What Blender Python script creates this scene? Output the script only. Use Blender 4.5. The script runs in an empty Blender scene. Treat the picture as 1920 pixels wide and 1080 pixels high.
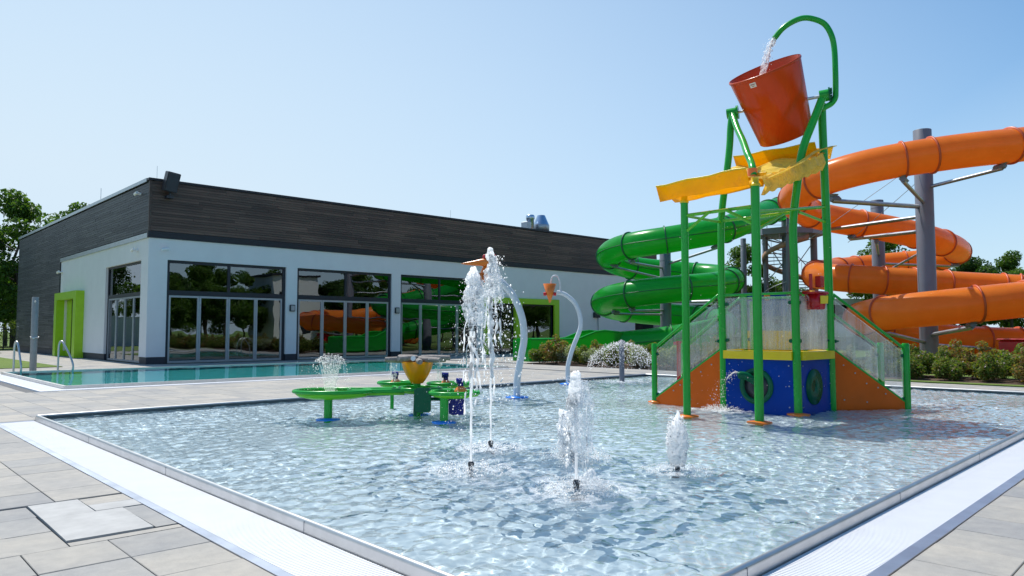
import bpy, math, random
import numpy as np
from mathutils import Vector, Matrix, noise
random.seed(7)
RNG = np.random.default_rng(11)
S = bpy.context.scene
COL = S.collection
R = math.radians

# ---------------------------------------------------------------- camera, world, sun, exposure
# world axes: x runs along the long front of the pool building, y towards it; the paddling pool lies square to both
cam = bpy.data.cameras.new('camera')
cam_ob = bpy.data.objects.new('camera', cam)
COL.objects.link(cam_ob)
S.camera = cam_ob
cam_ob.location = (0, 0, 1.5)
cam_ob.rotation_euler = (R(90 + 3.329), 0, R(-43.288))
cam.sensor_width = 36
cam.lens = 25.81
cam.clip_end = 3000

SUN_EL, SUN_AZ = R(63), R(5.5)          # azimuth from +y towards +x
SUN = Vector((math.sin(SUN_AZ) * math.cos(SUN_EL), math.cos(SUN_AZ) * math.cos(SUN_EL), math.sin(SUN_EL)))
world = bpy.data.worlds.new('World')
S.world = world
world.use_nodes = True
wn, wl = world.node_tree.nodes, world.node_tree.links
sky = wn.new('ShaderNodeTexSky')
sky.sky_type = 'NISHITA'
sky.sun_disc = False
sky.sun_elevation = SUN_EL
sky.sun_rotation = SUN_AZ
sky.altitude = 50
sky.air_density = 1.0
sky.dust_density = 0.6
sky.ozone_density = 1.6
# summer haze: the sky pales towards the horizon all round and towards the sun
def wm(op, a, b, clamp=False):
    x = wn.new('ShaderNodeMath'); x.operation = op; x.use_clamp = clamp
    for i, q in enumerate((a, b)):
        if isinstance(q, (int, float)): x.inputs[i].default_value = q
        else: wl.new(q, x.inputs[i])
    return x.outputs[0]
tc = wn.new('ShaderNodeTexCoord')
sep = wn.new('ShaderNodeSeparateXYZ')
wl.new(tc.outputs['Generated'], sep.inputs[0])
dot = wn.new('ShaderNodeVectorMath'); dot.operation = 'DOT_PRODUCT'
wl.new(tc.outputs['Generated'], dot.inputs[0]); dot.inputs[1].default_value = SUN
zz = wm('MAXIMUM', sep.outputs['Z'], 0.0)
lin = wm('ADD', wm('MULTIPLY', wm('SUBTRACT', dot.outputs['Value'], .458), 2.2), wm('ADD', wm('MULTIPLY', wm('SUBTRACT', .34, zz), 2.6), .27))
fac = wm('MINIMUM', wm('MAXIMUM', lin, wm('SUBTRACT', .95, wm('MULTIPLY', zz, 2.4))), 1.0, True)
tint = wn.new('ShaderNodeMix'); tint.data_type = 'RGBA'; tint.blend_type = 'MULTIPLY'; tint.inputs['Factor'].default_value = 1
wl.new(sky.outputs[0], tint.inputs['A']); tint.inputs['B'].default_value = (.62, 1.15, 1.42, 1)
mix = wn.new('ShaderNodeMix'); mix.data_type = 'RGBA'
wl.new(fac, mix.inputs['Factor'])
wl.new(tint.outputs['Result'], mix.inputs['A'])
mix.inputs['B'].default_value = (6.4, 7.8, 9.0, 1)
bg = wn['Background']
bg.inputs['Strength'].default_value = 0.1
wl.new(mix.outputs['Result'], bg.inputs['Color'])

sun_data = bpy.data.lights.new('sun', 'SUN')
sun_data.energy = 4.5
sun_data.angle = R(0.53)
sun_data.color = (1.0, 0.955, 0.89)
sun_data.cycles.is_caustics_light = True
sun_ob = bpy.data.objects.new('sun', sun_data)
sun_ob.rotation_euler = SUN.to_track_quat('Z', 'Y').to_euler()
sun_ob.location = (0, 0, 60)
COL.objects.link(sun_ob)

S.view_settings.view_transform = 'Standard'
S.view_settings.look = 'None'
S.view_settings.exposure = 0.1
S.view_settings.gamma = 1.0
S.view_settings.use_curve_mapping = False
S.render.engine = 'CYCLES'
S.cycles.max_bounces = 10
S.cycles.transparent_max_bounces = 24
S.cycles.transmission_bounces = 8
S.cycles.use_denoising = True
S.cycles.sample_clamp_indirect = 6
S.cycles.sample_clamp_direct = 12

# ---------------------------------------------------------------- materials
class NT:
    def __init__(s, name):
        s.m = bpy.data.materials.new(name); s.m.use_nodes = True
        s.t = s.m.node_tree; s.b = s.t.nodes['Principled BSDF']; s.o = s.t.nodes['Material Output']
    def n(s, typ, **kw):
        x = s.t.nodes.new(typ)
        for k, v in kw.items(): setattr(x, k, v)
        return x
    def l(s, a, b): s.t.links.new(a, b)
    def coord(s, kind='Object'):
        return s.n('ShaderNodeTexCoord').outputs[kind]
    def noise(s, scale, detail=3, rough=.55, vec=None, mapscale=None):
        x = s.n('ShaderNodeTexNoise'); x.inputs['Scale'].default_value = scale
        x.inputs['Detail'].default_value = detail; x.inputs['Roughness'].default_value = rough
        v = vec or s.coord()
        if mapscale:
            mp = s.n('ShaderNodeMapping'); mp.inputs['Scale'].default_value = mapscale; s.l(v, mp.inputs[0]); v = mp.outputs[0]
        s.l(v, x.inputs['Vector']); return x.outputs['Fac']
    def ramp(s, fac, stops):
        x = s.n('ShaderNodeValToRGB'); s.l(fac, x.inputs[0]); e = x.color_ramp.elements
        while len(e) < len(stops): e.new(.5)
        for q, (p, c) in zip(e, stops):
            q.position = p; q.color = (*c, 1) if len(c) == 3 else c
        return x.outputs['Color']
    def math(s, op, a, b=None, clamp=False):
        x = s.n('ShaderNodeMath', operation=op); x.use_clamp = clamp
        for i, q in enumerate((a, b)):
            if q is None: continue
            if isinstance(q, (int, float)): x.inputs[i].default_value = q
            else: s.l(q, x.inputs[i])
        return x.outputs[0]
    def mixc(s, fac, a, b, mode='MIX'):
        x = s.n('ShaderNodeMix', data_type='RGBA', blend_type=mode)
        for nm, q in (('Factor', fac), ('A', a), ('B', b)):
            if isinstance(q, (int, float)): x.inputs[nm].default_value = q
            elif isinstance(q, tuple): x.inputs[nm].default_value = (*q, 1)
            else: s.l(q, x.inputs[nm])
        return x.outputs['Result']
    def bump(s, h, strength=.3, dist=.01):
        x = s.n('ShaderNodeBump'); x.inputs['Strength'].default_value = strength; x.inputs['Distance'].default_value = dist
        s.l(h, x.inputs['Height']); s.l(x.outputs[0], s.b.inputs['Normal']); return x
    def random(s):
        a = s.n('ShaderNodeNewGeometry').outputs['Random Per Island']; b = s.n('ShaderNodeObjectInfo').outputs['Random']
        return s.math('FRACT', s.math('ADD', a, b))

def plain(name, col, rough=.5, metal=0., var=.12, scale=6., coat=0., bump=0., spec=None, rough_var=.1):
    k = NT(name)
    f = k.noise(scale, 4)
    lo = tuple(c * (1 - var) for c in col); hi = tuple(min(1, c * (1 + var)) for c in col)
    k.l(k.ramp(f, [(.3, lo), (.7, hi)]), k.b.inputs['Base Color'])
    k.b.inputs['Metallic'].default_value = metal
    g = k.noise(scale * 2.3, 3)
    k.l(k.math('ADD', k.math('MULTIPLY', g, rough_var * 2), max(0.02, rough - rough_var)), k.b.inputs['Roughness'])
    k.b.inputs['Coat Weight'].default_value = coat
    k.b.inputs['Coat Roughness'].default_value = .08
    if spec is not None: k.b.inputs['Specular IOR Level'].default_value = spec
    if bump: k.bump(k.noise(scale * 8, 3), bump, .004)
    return k.m

def slab_material():
    k = NT('concrete_slab')
    r = k.random()
    base = k.ramp(r, [(0, (.31, .305, .295)), (.2, (.355, .34, .31)), (.55, (.40, .375, .33)), (.85, (.43, .40, .35)), (1, (.33, .325, .31))])
    obj = k.coord('Object')
    geo = k.n('ShaderNodeNewGeometry').outputs['Position']
    big = k.noise(.9, 4, .6, geo); fine = k.noise(160, 2, .6, geo); mid = k.noise(9, 4, .6, geo)
    c = k.mixc(1., base, k.ramp(big, [(.3, (.80, .82, .86)), (.7, (1.1, 1.07, 1.02))]), 'MULTIPLY')
    c = k.mixc(1., c, k.ramp(mid, [(.3, (.88, .88, .89)), (.7, (1.07, 1.06, 1.05))]), 'MULTIPLY')
    c = k.mixc(1., c, k.ramp(fine, [(.3, (.9, .9, .9)), (.7, (1.08, 1.08, 1.08))]), 'MULTIPLY')
    k.l(c, k.b.inputs['Base Color']); k.b.inputs['Roughness'].default_value = .75
    k.bump(k.math('ADD', fine, k.math('MULTIPLY', mid, 2.)), .25, .003)
    return k.m

def wood_material(name, a, b):
    k = NT(name)
    r = k.random()
    g = k.n('ShaderNodeNewGeometry').outputs['Position']
    base = k.ramp(r, [(0, a), (.5, tuple((x + y) / 2 for x, y in zip(a, b))), (1, b)])
    s = k.noise(1., 5, .7, g, (.5, .5, 40.))
    c = k.mixc(1., base, k.ramp(s, [(.25, (.6, .6, .62)), (.75, (1.35, 1.33, 1.3))]), 'MULTIPLY')
    w = k.noise(.35, 4, .6, g)
    c = k.mixc(1., c, k.ramp(w, [(.35, (.75, .76, .8)), (.7, (1.25, 1.2, 1.15))]), 'MULTIPLY')
    k.l(c, k.b.inputs['Base Color']); k.b.inputs['Roughness'].default_value = .55
    k.bump(s, .4, .01)
    return k.m

def fibreglass(name, col, trans=.0, tcol=None, coat=.15, spec=.45):
    """glossy gel-coat; a little of the light comes through the wall"""
    k = NT(name)
    f = k.noise(1.3, 4); g = k.noise(2.5, 3)
    c = k.ramp(f, [(.3, tuple(x * .86 for x in col)), (.7, tuple(min(1, x * 1.1) for x in col))])
    k.l(c, k.b.inputs['Base Color'])
    k.l(k.math('ADD', k.math('MULTIPLY', g, .08), .22), k.b.inputs['Roughness'])
    k.b.inputs['Coat Weight'].default_value = coat; k.b.inputs['Coat Roughness'].default_value = .12; k.b.inputs['Specular IOR Level'].default_value = spec
    if trans:
        t = k.n('ShaderNodeBsdfTranslucent'); t.inputs['Color'].default_value = (*(tcol or col), 1)
        mx = k.n('ShaderNodeMixShader'); mx.inputs[0].default_value = trans
        k.l(k.b.outputs[0], mx.inputs[1]); k.l(t.outputs[0], mx.inputs[2]); k.l(mx.outputs[0], k.o.inputs[0])
    return k.m

def window_glass(name, tint, ior):
    k = NT(name)
    tr = k.n('ShaderNodeBsdfTransparent'); tr.inputs[0].default_value = (*tint, 1)
    gl = k.n('ShaderNodeBsdfGlossy'); gl.inputs['Roughness'].default_value = .0; gl.inputs['Color'].default_value = (.85, .9, .95, 1)
    fr = k.n('ShaderNodeFresnel'); fr.inputs['IOR'].default_value = ior
    b = k.n('ShaderNodeBump'); b.inputs['Strength'].default_value = .25; b.inputs['Distance'].default_value = .02
    k.l(k.noise(.8, 1, .5), b.inputs['Height']); k.l(b.outputs[0], gl.inputs['Normal'])
    mx = k.n('ShaderNodeMixShader'); k.l(fr.outputs[0], mx.inputs[0]); k.l(tr.outputs[0], mx.inputs[1]); k.l(gl.outputs[0], mx.inputs[2])
    k.l(mx.outputs[0], k.o.inputs[0]); return k.m

def sheet_clear(name, tint, streak=0., spec=1.45, streak_col=(.85, .88, .92), vscale=(38, 38, 1.6), lo=.45, hi=.75, fine=55):
    """clear sheet; streak = share of water runs and spray on it"""
    k = NT(name)
    tr = k.n('ShaderNodeBsdfTransparent'); tr.inputs[0].default_value = (*tint, 1)
    gl = k.n('ShaderNodeBsdfGlossy'); gl.inputs['Roughness'].default_value = .05
    fr = k.n('ShaderNodeFresnel'); fr.inputs['IOR'].default_value = spec
    mx = k.n('ShaderNodeMixShader'); k.l(fr.outputs[0], mx.inputs[0]); k.l(tr.outputs[0], mx.inputs[1]); k.l(gl.outputs[0], mx.inputs[2])
    out = mx.outputs[0]
    if streak:
        df = k.n('ShaderNodeBsdfDiffuse'); df.inputs[0].default_value = (*streak_col, 1)
        tl = k.n('ShaderNodeBsdfTranslucent'); tl.inputs[0].default_value = (*streak_col, 1)
        ad = k.n('ShaderNodeMixShader'); ad.inputs[0].default_value = .5; k.l(df.outputs[0], ad.inputs[1]); k.l(tl.outputs[0], ad.inputs[2])
        s1 = k.noise(1., 3, .6, None, vscale); s2 = k.noise(fine, 2, .6); s3 = k.noise(2.2, 3)
        f = k.math('MULTIPLY', k.ramp(k.math('ADD', k.math('MULTIPLY', s1, .6), k.math('MULTIPLY', s2, .4)), [(lo, (0, 0, 0)), (hi, (1, 1, 1))]), streak)
        f = k.math('MULTIPLY', f, k.math('ADD', s3, .5), True)
        m2 = k.n('ShaderNodeMixShader'); k.l(f, m2.inputs[0]); k.l(out, m2.inputs[1]); k.l(ad.outputs[0], m2.inputs[2]); out = m2.outputs[0]
    k.l(out, k.o.inputs[0]); return k.m

def spray_material(name, holes):
    """aerated water: white, scatters light through, with clear gaps"""
    k = NT(name); k.b.inputs['Base Color'].default_value = (1, 1, 1, 1); k.b.inputs['Roughness'].default_value = .35
    if holes:
        df = k.n('ShaderNodeBsdfDiffuse'); df.inputs[0].default_value = (.99, .99, .99, 1)
        tl = k.n('ShaderNodeBsdfTranslucent'); tl.inputs[0].default_value = (.99, .99, .99, 1); tl2 = k.n('ShaderNodeBsdfTransparent')
        a = k.n('ShaderNodeMixShader'); a.inputs[0].default_value = .65; k.l(df.outputs[0], a.inputs[1]); k.l(tl.outputs[0], a.inputs[2])
        b = k.n('ShaderNodeMixShader'); b.inputs[0].default_value = .42; k.l(a.outputs[0], b.inputs[1]); k.l(tl2.outputs[0], b.inputs[2]); out = b.outputs[0]
    else:
        k.b.inputs['Subsurface Weight'].default_value = 1; k.b.inputs['Subsurface Radius'].default_value = (1, 1, 1); k.b.inputs['Subsurface Scale'].default_value = 2.0
        tl2 = k.n('ShaderNodeBsdfTransparent'); b = k.n('ShaderNodeMixShader'); b.inputs[0].default_value = .12
        k.l(k.b.outputs[0], b.inputs[1]); k.l(tl2.outputs[0], b.inputs[2]); out = b.outputs[0]
    if holes:
        tr = k.n('ShaderNodeBsdfTransparent')
        vo = k.n('ShaderNodeTexVoronoi'); vo.feature = 'DISTANCE_TO_EDGE'; vo.inputs['Scale'].default_value = 26
        mp = k.n('ShaderNodeMapping'); mp.inputs['Scale'].default_value = (1, 1, .55)
        nz = k.n('ShaderNodeTexNoise'); nz.inputs['Scale'].default_value = 18; k.l(k.coord(), nz.inputs['Vector'])
        wv = k.n('ShaderNodeMix', data_type='RGBA', blend_type='LINEAR_LIGHT'); wv.inputs['Factor'].default_value = .05
        k.l(k.coord(), wv.inputs['A']); k.l(nz.outputs['Color'], wv.inputs['B'])
        k.l(wv.outputs['Result'], mp.inputs[0]); k.l(mp.outputs[0], vo.inputs['Vector'])
        low = k.noise(7, 3)
        f = k.math('ADD', k.math('MULTIPLY', vo.outputs['Distance'], 3.0), k.math('SUBTRACT', low, .5))
        f = k.ramp(f, [(holes, (0, 0, 0)), (holes + .12, (.85, .85, .85))])
        mx = k.n('ShaderNodeMixShader'); k.l(f, mx.inputs[0]); k.l(out, mx.inputs[1]); k.l(tr.outputs[0], mx.inputs[2]); out = mx.outputs[0]
    k.l(out, k.o.inputs[0]); return k.m

def foam_material():
    """froth lying on the water: patches and bubbles, thinning out to nothing at the rim of the patch"""
    k = NT('surface_foam')
    df = k.n('ShaderNodeBsdfDiffuse'); df.inputs[0].default_value = (.9, .93, .95, 1)
    tr = k.n('ShaderNodeBsdfTransparent')
    at = k.n('ShaderNodeAttribute'); at.attribute_name = 'dens'
    n1 = k.noise(9, 5, .65); n2 = k.noise(70, 3, .7)
    f = k.math('ADD', k.math('MULTIPLY', n1, .55), k.math('MULTIPLY', n2, .45))
    f = k.math('ADD', f, k.math('SUBTRACT', k.math('MULTIPLY', at.outputs['Fac'], .42), .32))
    f = k.ramp(f, [(.34, (0, 0, 0)), (.72, (.85, .85, .85))])
    mx = k.n('ShaderNodeMixShader'); k.l(f, mx.inputs[0]); k.l(tr.outputs[0], mx.inputs[1]); k.l(df.outputs[0], mx.inputs[2])
    k.l(mx.outputs[0], k.o.inputs[0]); return k.m

def water_material(name, col):
    k = NT(name); k.t.nodes.remove(k.b)
    g = k.n('ShaderNodeBsdfGlass'); g.inputs['IOR'].default_value = 1.333; g.inputs['Roughness'].default_value = 0
    g.inputs['Color'].default_value = (*col, 1); k.l(g.outputs[0], k.o.inputs[0]); return k.m

def leaf_material(name, cols, trans=.35):
    k = NT(name)
    r = k.n('ShaderNodeNewGeometry').outputs['Random Per Island']
    n = len(cols)
    c = k.ramp(r, [(i / (n - 1), q) for i, q in enumerate(cols)])
    big = k.noise(.9, 3)
    c = k.mixc(1., c, k.ramp(big, [(.3, (.75, .8, .8)), (.7, (1.25, 1.2, 1.0))]), 'MULTIPLY')
    k.l(c, k.b.inputs['Base Color']); k.b.inputs['Roughness'].default_value = .5; k.b.inputs['Specular IOR Level'].default_value = .3
    t = k.n('ShaderNodeBsdfTranslucent'); k.l(k.mixc(1., c, (1.3, 1.5, .5), 'MULTIPLY'), t.inputs[0])
    mx = k.n('ShaderNodeMixShader'); mx.inputs[0].default_value = trans
    k.l(k.b.outputs[0], mx.inputs[1]); k.l(t.outputs[0], mx.inputs[2]); k.l(mx.outputs[0], k.o.inputs[0]); return k.m

def steel(name, col=(.62, .63, .65), rough=.28):
    k = NT(name)
    k.b.inputs['Metallic'].default_value = 1
    s = k.noise(1., 4, .6, None, (3, 3, 60)); g = k.noise(5, 4)
    k.l(k.ramp(g, [(.3, tuple(c * .85 for c in col)), (.7, col)]), k.b.inputs['Base Color'])
    k.l(k.math('ADD', k.math('MULTIPLY', s, .2), rough - .1), k.b.inputs['Roughness']); return k.m

def grass_material():
    k = NT('lawn_grass')
    g = k.n('ShaderNodeNewGeometry').outputs['Position']
    a = k.noise(.35, 4, .6, g); b = k.noise(30, 3, .7, g)
    c = k.mixc(1., k.ramp(a, [(.3, (.10, .17, .022)), (.7, (.15, .22, .03))]), k.ramp(b, [(.3, (.65, .7, .6)), (.7, (1.3, 1.25, 1.1))]), 'MULTIPLY')
    k.l(c, k.b.inputs['Base Color']); k.b.inputs['Roughness'].default_value = .9; k.bump(b, .8, .04); return k.m

def soil_material():
    k = NT('bark_mulch')
    g = k.n('ShaderNodeNewGeometry').outputs['Position']
    b = k.noise(22, 4, .75, g); a = k.noise(2, 3, .6, g)
    c = k.mixc(1., k.ramp(b, [(.25, (.045, .028, .018)), (.75, (.2, .13, .09))]), k.ramp(a, [(.3, (.8, .8, .8)), (.7, (1.2, 1.15, 1.1))]), 'MULTIPLY')
    k.l(c, k.b.inputs['Base Color']); k.b.inputs['Roughness'].default_value = .95; k.bump(b, 1., .05); return k.m

MAT = dict(
    slab=slab_material(), slab_pale=plain('pale_stone_slab', (.42, .41, .39), .6, var=.12, scale=5, bump=.2), joint=plain('joint_sand', (.16, .155, .15), .95, scale=20),
    wood_grey=wood_material('weathered_cladding', (.045, .045, .05), (.1, .1, .105)), wood_brown=wood_material('brown_cladding', (.066, .040, .031), (.140, .086, .066)),
    render=plain('white_wall_render', (.77, .755, .75), .85, var=.03, scale=1.2, bump=.08), plinth=plain('dark_plinth', (.03, .033, .045), .6),
    fascia=plain('dark_metal_fascia', (.012, .013, .019), .5), zinc=steel('zinc_coping', (.45, .5, .52), .4),
    frame=plain('dark_window_frame', (.012, .016, .026), .45), alu=plain('grey_aluminium', (.38, .41, .45), .35, metal=.5, var=.05),
    glass=window_glass('window_glass', (.34, .38, .37), 2.5), room=plain('dim_room', (.2, .2, .2), .8), roomfloor=plain('room_floor', (.35, .34, .33), .4),
    lime=plain('lime_green_paint', (.36, .62, .015), .4, var=.05), dark=plain('dark_plastic', (.02, .022, .03), .4),
    steel=steel('stainless_steel', (.60, .60, .59), .42), steel_mat=steel('brushed_rim_steel', (.66, .65, .64), .38), bandsteel=steel('gutter_edge_steel', (.52, .56, .64), .42),
    white_plastic=plain('white_plastic_grating', (.8, .8, .81), .45, var=.03, scale=3), gutter=plain('gutter_bottom', (.2, .21, .23), .6),
    pool_floor=plain('paddling_pool_floor', (.53, .60, .635), .6, var=.06, scale=1.2), pool_wall=plain('pool_wall_steel', (.28, .40, .43), .35, metal=.3), rim_shade=plain('painted_rim_shade', (.035, .06, .075), .4),
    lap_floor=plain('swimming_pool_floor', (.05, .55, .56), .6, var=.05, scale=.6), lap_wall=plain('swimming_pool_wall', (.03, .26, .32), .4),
    green_paint=fibreglass('bright_green_paint', (.012, .36, .035), 0, None, .1, .35), lime_brace=fibreglass('light_green_paint', (.12, .5, .02)), dkgreen=fibreglass('dark_green_plastic', (.004, .11, .05), 0, None, 0, .2), shower_steel=plain('brushed_shower_steel', (.33, .32, .295), .5, metal=.35, var=.08),
    slide_green=fibreglass('green_fibreglass', (.018, .38, .045), .4, (.05, .75, .03), .1, .35), flange_green=plain('dark_green_flange', (.01, .14, .04), .4),
    slide_orange=fibreglass('orange_fibreglass', (.95, .27, .035), .40, (1., .38, .05), .0, .25), flange_orange=plain('red_orange_flange', (.58, .085, .015), .45),
    leafgreen=fibreglass('lime_fibreglass', (.16, .58, .02), .25, (.3, .8, .02)), bucket=fibreglass('orange_red_bucket_shell', (.60, .07, .006), .18, (.9, .1, .004), .1, .3),
    orange=fibreglass('orange_panel', (.72, .115, .003), 0, None, 0, .2), blue=fibreglass('blue_panel', (.0, .042, .30), 0, None, 0, .12), navy=fibreglass('navy_blue_plastic', (.008, .014, .2), 0, None, 0, .25),
    yellow=fibreglass('yellow_rim', (.85, .60, .01)), red=fibreglass('red_paint', (.55, .01, .015)), orange_paint=fibreglass('orange_paint', (.8, .2, .02)),
    roof=sheet_clear('amber_roof_sheet', (1.0, .70, .03), .7, 1.5, (1.0, .62, .01), (3, 3, 3), .2, .45, 5), roofwet=sheet_clear('wet_amber_sheet', (1.0, .86, .35), .85, 1.5, (1.0, .78, .2), (5, 5, 5), .15, .55, 9),
    bowl=fibreglass('amber_bowl', (.85, .45, .01), .4, (1., .55, .01)), pane=sheet_clear('wet_clear_panel', (.9, .92, .95), .42, vscale=(22, 22, .8), lo=.30, hi=.72), pane_dry=sheet_clear('clear_panel', (.93, .95, .97), .33, vscale=(22, 22, .8), lo=.32, hi=.74),
    pillar=plain('grey_blue_steel_paint', (.17, .18, .22), .45, var=.06, scale=2), galv=steel('galvanised_steel', (.45, .47, .5), .45), pipe_white=plain('pale_pipe_paint', (.66, .69, .72), .35, var=.04),
    log=plain('grey_brown_log', (.27, .235, .21), .8, var=.3, scale=12, bump=.5), spray=spray_material('white_water', 0), lace=spray_material('lacy_water', .33), foam=foam_material(),
    nozzle=plain('nozzle_metal', (.06, .06, .065), .4, metal=.5), soil=soil_material(), grass=grass_material(), vent=steel('vent_steel', (.5, .6, .72), .3),
    sticker=plain('sticker', (.75, .72, .72), .5), ink=plain('sticker_print', (.3, .1, .1), .5), rubber=plain('rubber', (.02, .02, .02), .7),
    bark=plain('bark', (.09, .07, .055), .9, var=.3, scale=8, bump=.6), brownstairs=plain('rusty_stair_plate', (.33, .19, .11), .6, var=.2), offwhite=plain('neighbour_render', (.7, .7, .69), .8, var=.04),
    leaf_a=leaf_material('leaves_mid_green', [(.05, .10, .015), (.085, .16, .025), (.12, .19, .03)], .45), leaf_b=leaf_material('leaves_dark_green', [(.03, .07, .018), (.05, .105, .022), (.085, .14, .028)], .4),
    leaf_s=leaf_material('shrub_leaves', [(.06, .11, .02), (.11, .18, .03), (.19, .22, .05), (.22, .14, .06)], .5), leaf_r=leaf_material('reddish_shrub_leaves', [(.10, .15, .03), (.2, .22, .06), (.32, .2, .09), (.34, .15, .08)], .5),
    petal=plain('pale_petals', (.75, .6, .55), .6), clearwater=sheet_clear('thin_water_film', (.96, .97, .98), .4, 1.33, (.9, .93, .95), (30, 30, 6), .48, .66),
    silver_leaf=leaf_material('silvery_leaves', [(.16, .2, .12), (.3, .32, .26), (.5, .5, .46)], .5),
)

# ---------------------------------------------------------------- mesh helpers
class MB:
    def __init__(s): s.v = []; s.f = []; s.sm = []
    def add(s, vs, fs, smooth=False):
        b = len(s.v); s.v.extend(tuple(map(float, q)) for q in vs); s.f.extend(tuple(i + b for i in q) for q in fs); s.sm.extend([smooth] * len(fs)); return s
    def box(s, a, b, bev=0.):
        x0, y0, z0 = (min(p, q) for p, q in zip(a, b)); x1, y1, z1 = (max(p, q) for p, q in zip(a, b))
        if bev:
            e = min(bev, (x1 - x0) / 2.01, (y1 - y0) / 2.01, (z1 - z0) / 2.01)
            vs = []
            for z, i in ((z0, e), (z0 + e, 0), (z1 - e, 0), (z1, e)):
                vs += [(x0 + i, y0 + i, z), (x1 - i, y0 + i, z), (x1 - i, y1 - i, z), (x0 + i, y1 - i, z)]
            fs = [(3, 2, 1, 0), (12, 13, 14, 15)] + [(4 * k + j, 4 * k + (j + 1) % 4, 4 * k + 4 + (j + 1) % 4, 4 * k + 4 + j) for k in range(3) for j in range(4)]
            return s.add(vs, fs)
        vs = [(x0, y0, z0), (x1, y0, z0), (x1, y1, z0), (x0, y1, z0), (x0, y0, z1), (x1, y0, z1), (x1, y1, z1), (x0, y1, z1)]
        return s.add(vs, [(3, 2, 1, 0), (4, 5, 6, 7), (0, 1, 5, 4), (1, 2, 6, 5), (2, 3, 7, 6), (3, 0, 4, 7)])
    def tube(s, path, r, seg=12, caps=True, inner=0.):
        P = [Vector(p) for p in path]; n = len(P)
        rr = r if hasattr(r, '__len__') else [r] * n
        T = [(P[min(i + 1, n - 1)] - P[max(i - 1, 0)]).normalized() for i in range(n)]
        ref = Vector((0, 0, 1)) if abs(T[0].z) < .95 else Vector((1, 0, 0))
        N = (ref - T[0] * ref.dot(T[0])).normalized(); vs = []
        for i in range(n):
            N = (N - T[i] * N.dot(T[i])); N = N.normalized() if N.length > 1e-6 else T[i].orthogonal().normalized()
            B = T[i].cross(N)
            for j in range(seg):
                a = 2 * math.pi * j / seg; vs.append(P[i] + (N * math.cos(a) + B * math.sin(a)) * rr[i])
        fs = [(i * seg + j, i * seg + (j + 1) % seg, (i + 1) * seg + (j + 1) % seg, (i + 1) * seg + j) for i in range(n - 1) for j in range(seg)]
        s.add(vs, fs, True)
        if caps: s.add(vs[:seg], [tuple(range(seg - 1, -1, -1))]); s.add(vs[-seg:], [tuple(range(seg))])
        return s
    def lathe(s, c, prof, seg=24, cap=True):
        vs = [(c[0] + r * math.cos(2 * math.pi * j / seg), c[1] + r * math.sin(2 * math.pi * j / seg), c[2] + z) for r, z in prof for j in range(seg)]
        fs = [(i * seg + j, i * seg + (j + 1) % seg, (i + 1) * seg + (j + 1) % seg, (i + 1) * seg + j) for i in range(len(prof) - 1) for j in range(seg)]
        s.add(vs, fs, True)
        if cap:
            if prof[0][0] > 1e-4: s.add(vs[:seg], [tuple(range(seg - 1, -1, -1))])
            if prof[-1][0] > 1e-4: s.add(vs[-seg:], [tuple(range(seg))])
        return s
    def prism(s, poly, z0, z1):
        n = len(poly); vs = [(x, y, z0) for x, y in poly] + [(x, y, z1) for x, y in poly]
        return s.add(vs, [tuple(range(n - 1, -1, -1)), tuple(range(n, 2 * n))] + [(i, (i + 1) % n, n + (i + 1) % n, n + i) for i in range(n)])
    def plate(s, pts, th):
        """a flat polygon in space with thickness th"""
        P = [Vector(p) for p in pts]; nn = (P[1] - P[0]).cross(P[-1] - P[0]).normalized() * th / 2; n = len(P)
        vs = [p - nn for p in P] + [p + nn for p in P]
        return s.add(vs, [tuple(range(n - 1, -1, -1)), tuple(range(n, 2 * n))] + [(i, (i + 1) % n, n + (i + 1) % n, n + i) for i in range(n)])
    def blob(s, c, rad, seg=10, rings=7, amp=0., fr=3., seed=0.):
        vs = []
        for i in range(rings + 1):
            ph = math.pi * i / rings
            for j in range(seg):
                th = 2 * math.pi * j / seg; d = Vector((math.sin(ph) * math.cos(th), math.sin(ph) * math.sin(th), math.cos(ph)))
                k = 1 + (amp * noise.noise(d * fr + Vector((seed, seed * 1.7, 0))) if amp else 0)
                vs.append((c[0] + d.x * rad[0] * k, c[1] + d.y * rad[1] * k, c[2] + d.z * rad[2] * k))
        fs = [(i * seg + j, (i + 1) * seg + j, (i + 1) * seg + (j + 1) % seg, i * seg + (j + 1) % seg) for i in range(rings) for j in range(seg)]
        return s.add(vs, fs, True)

def wloc(o):
    v = Vector((0, 0, 0))
    while o is not None: v += o.location; o = o.parent
    return v

def build(mb, name, mat, parent=None, origin=None, stuff=False, label=None):
    base = wloc(parent) if parent is not None else Vector(origin or (0, 0, 0))
    me = bpy.data.meshes.new(name)
    V = np.array(mb.v, dtype=np.float64) - np.array(base)
    me.from_pydata(V.tolist(), [], mb.f)
    me.polygons.foreach_set('use_smooth', mb.sm)
    me.materials.append(MAT[mat] if isinstance(mat, str) else mat)
    me.update()
    o = bpy.data.objects.new(name, me); COL.objects.link(o)
    if parent is not None: o.parent = parent
    else: o.location = base
    if stuff: o['kind'] = 'stuff'
    if label: o['label'] = label
    return o

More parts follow.
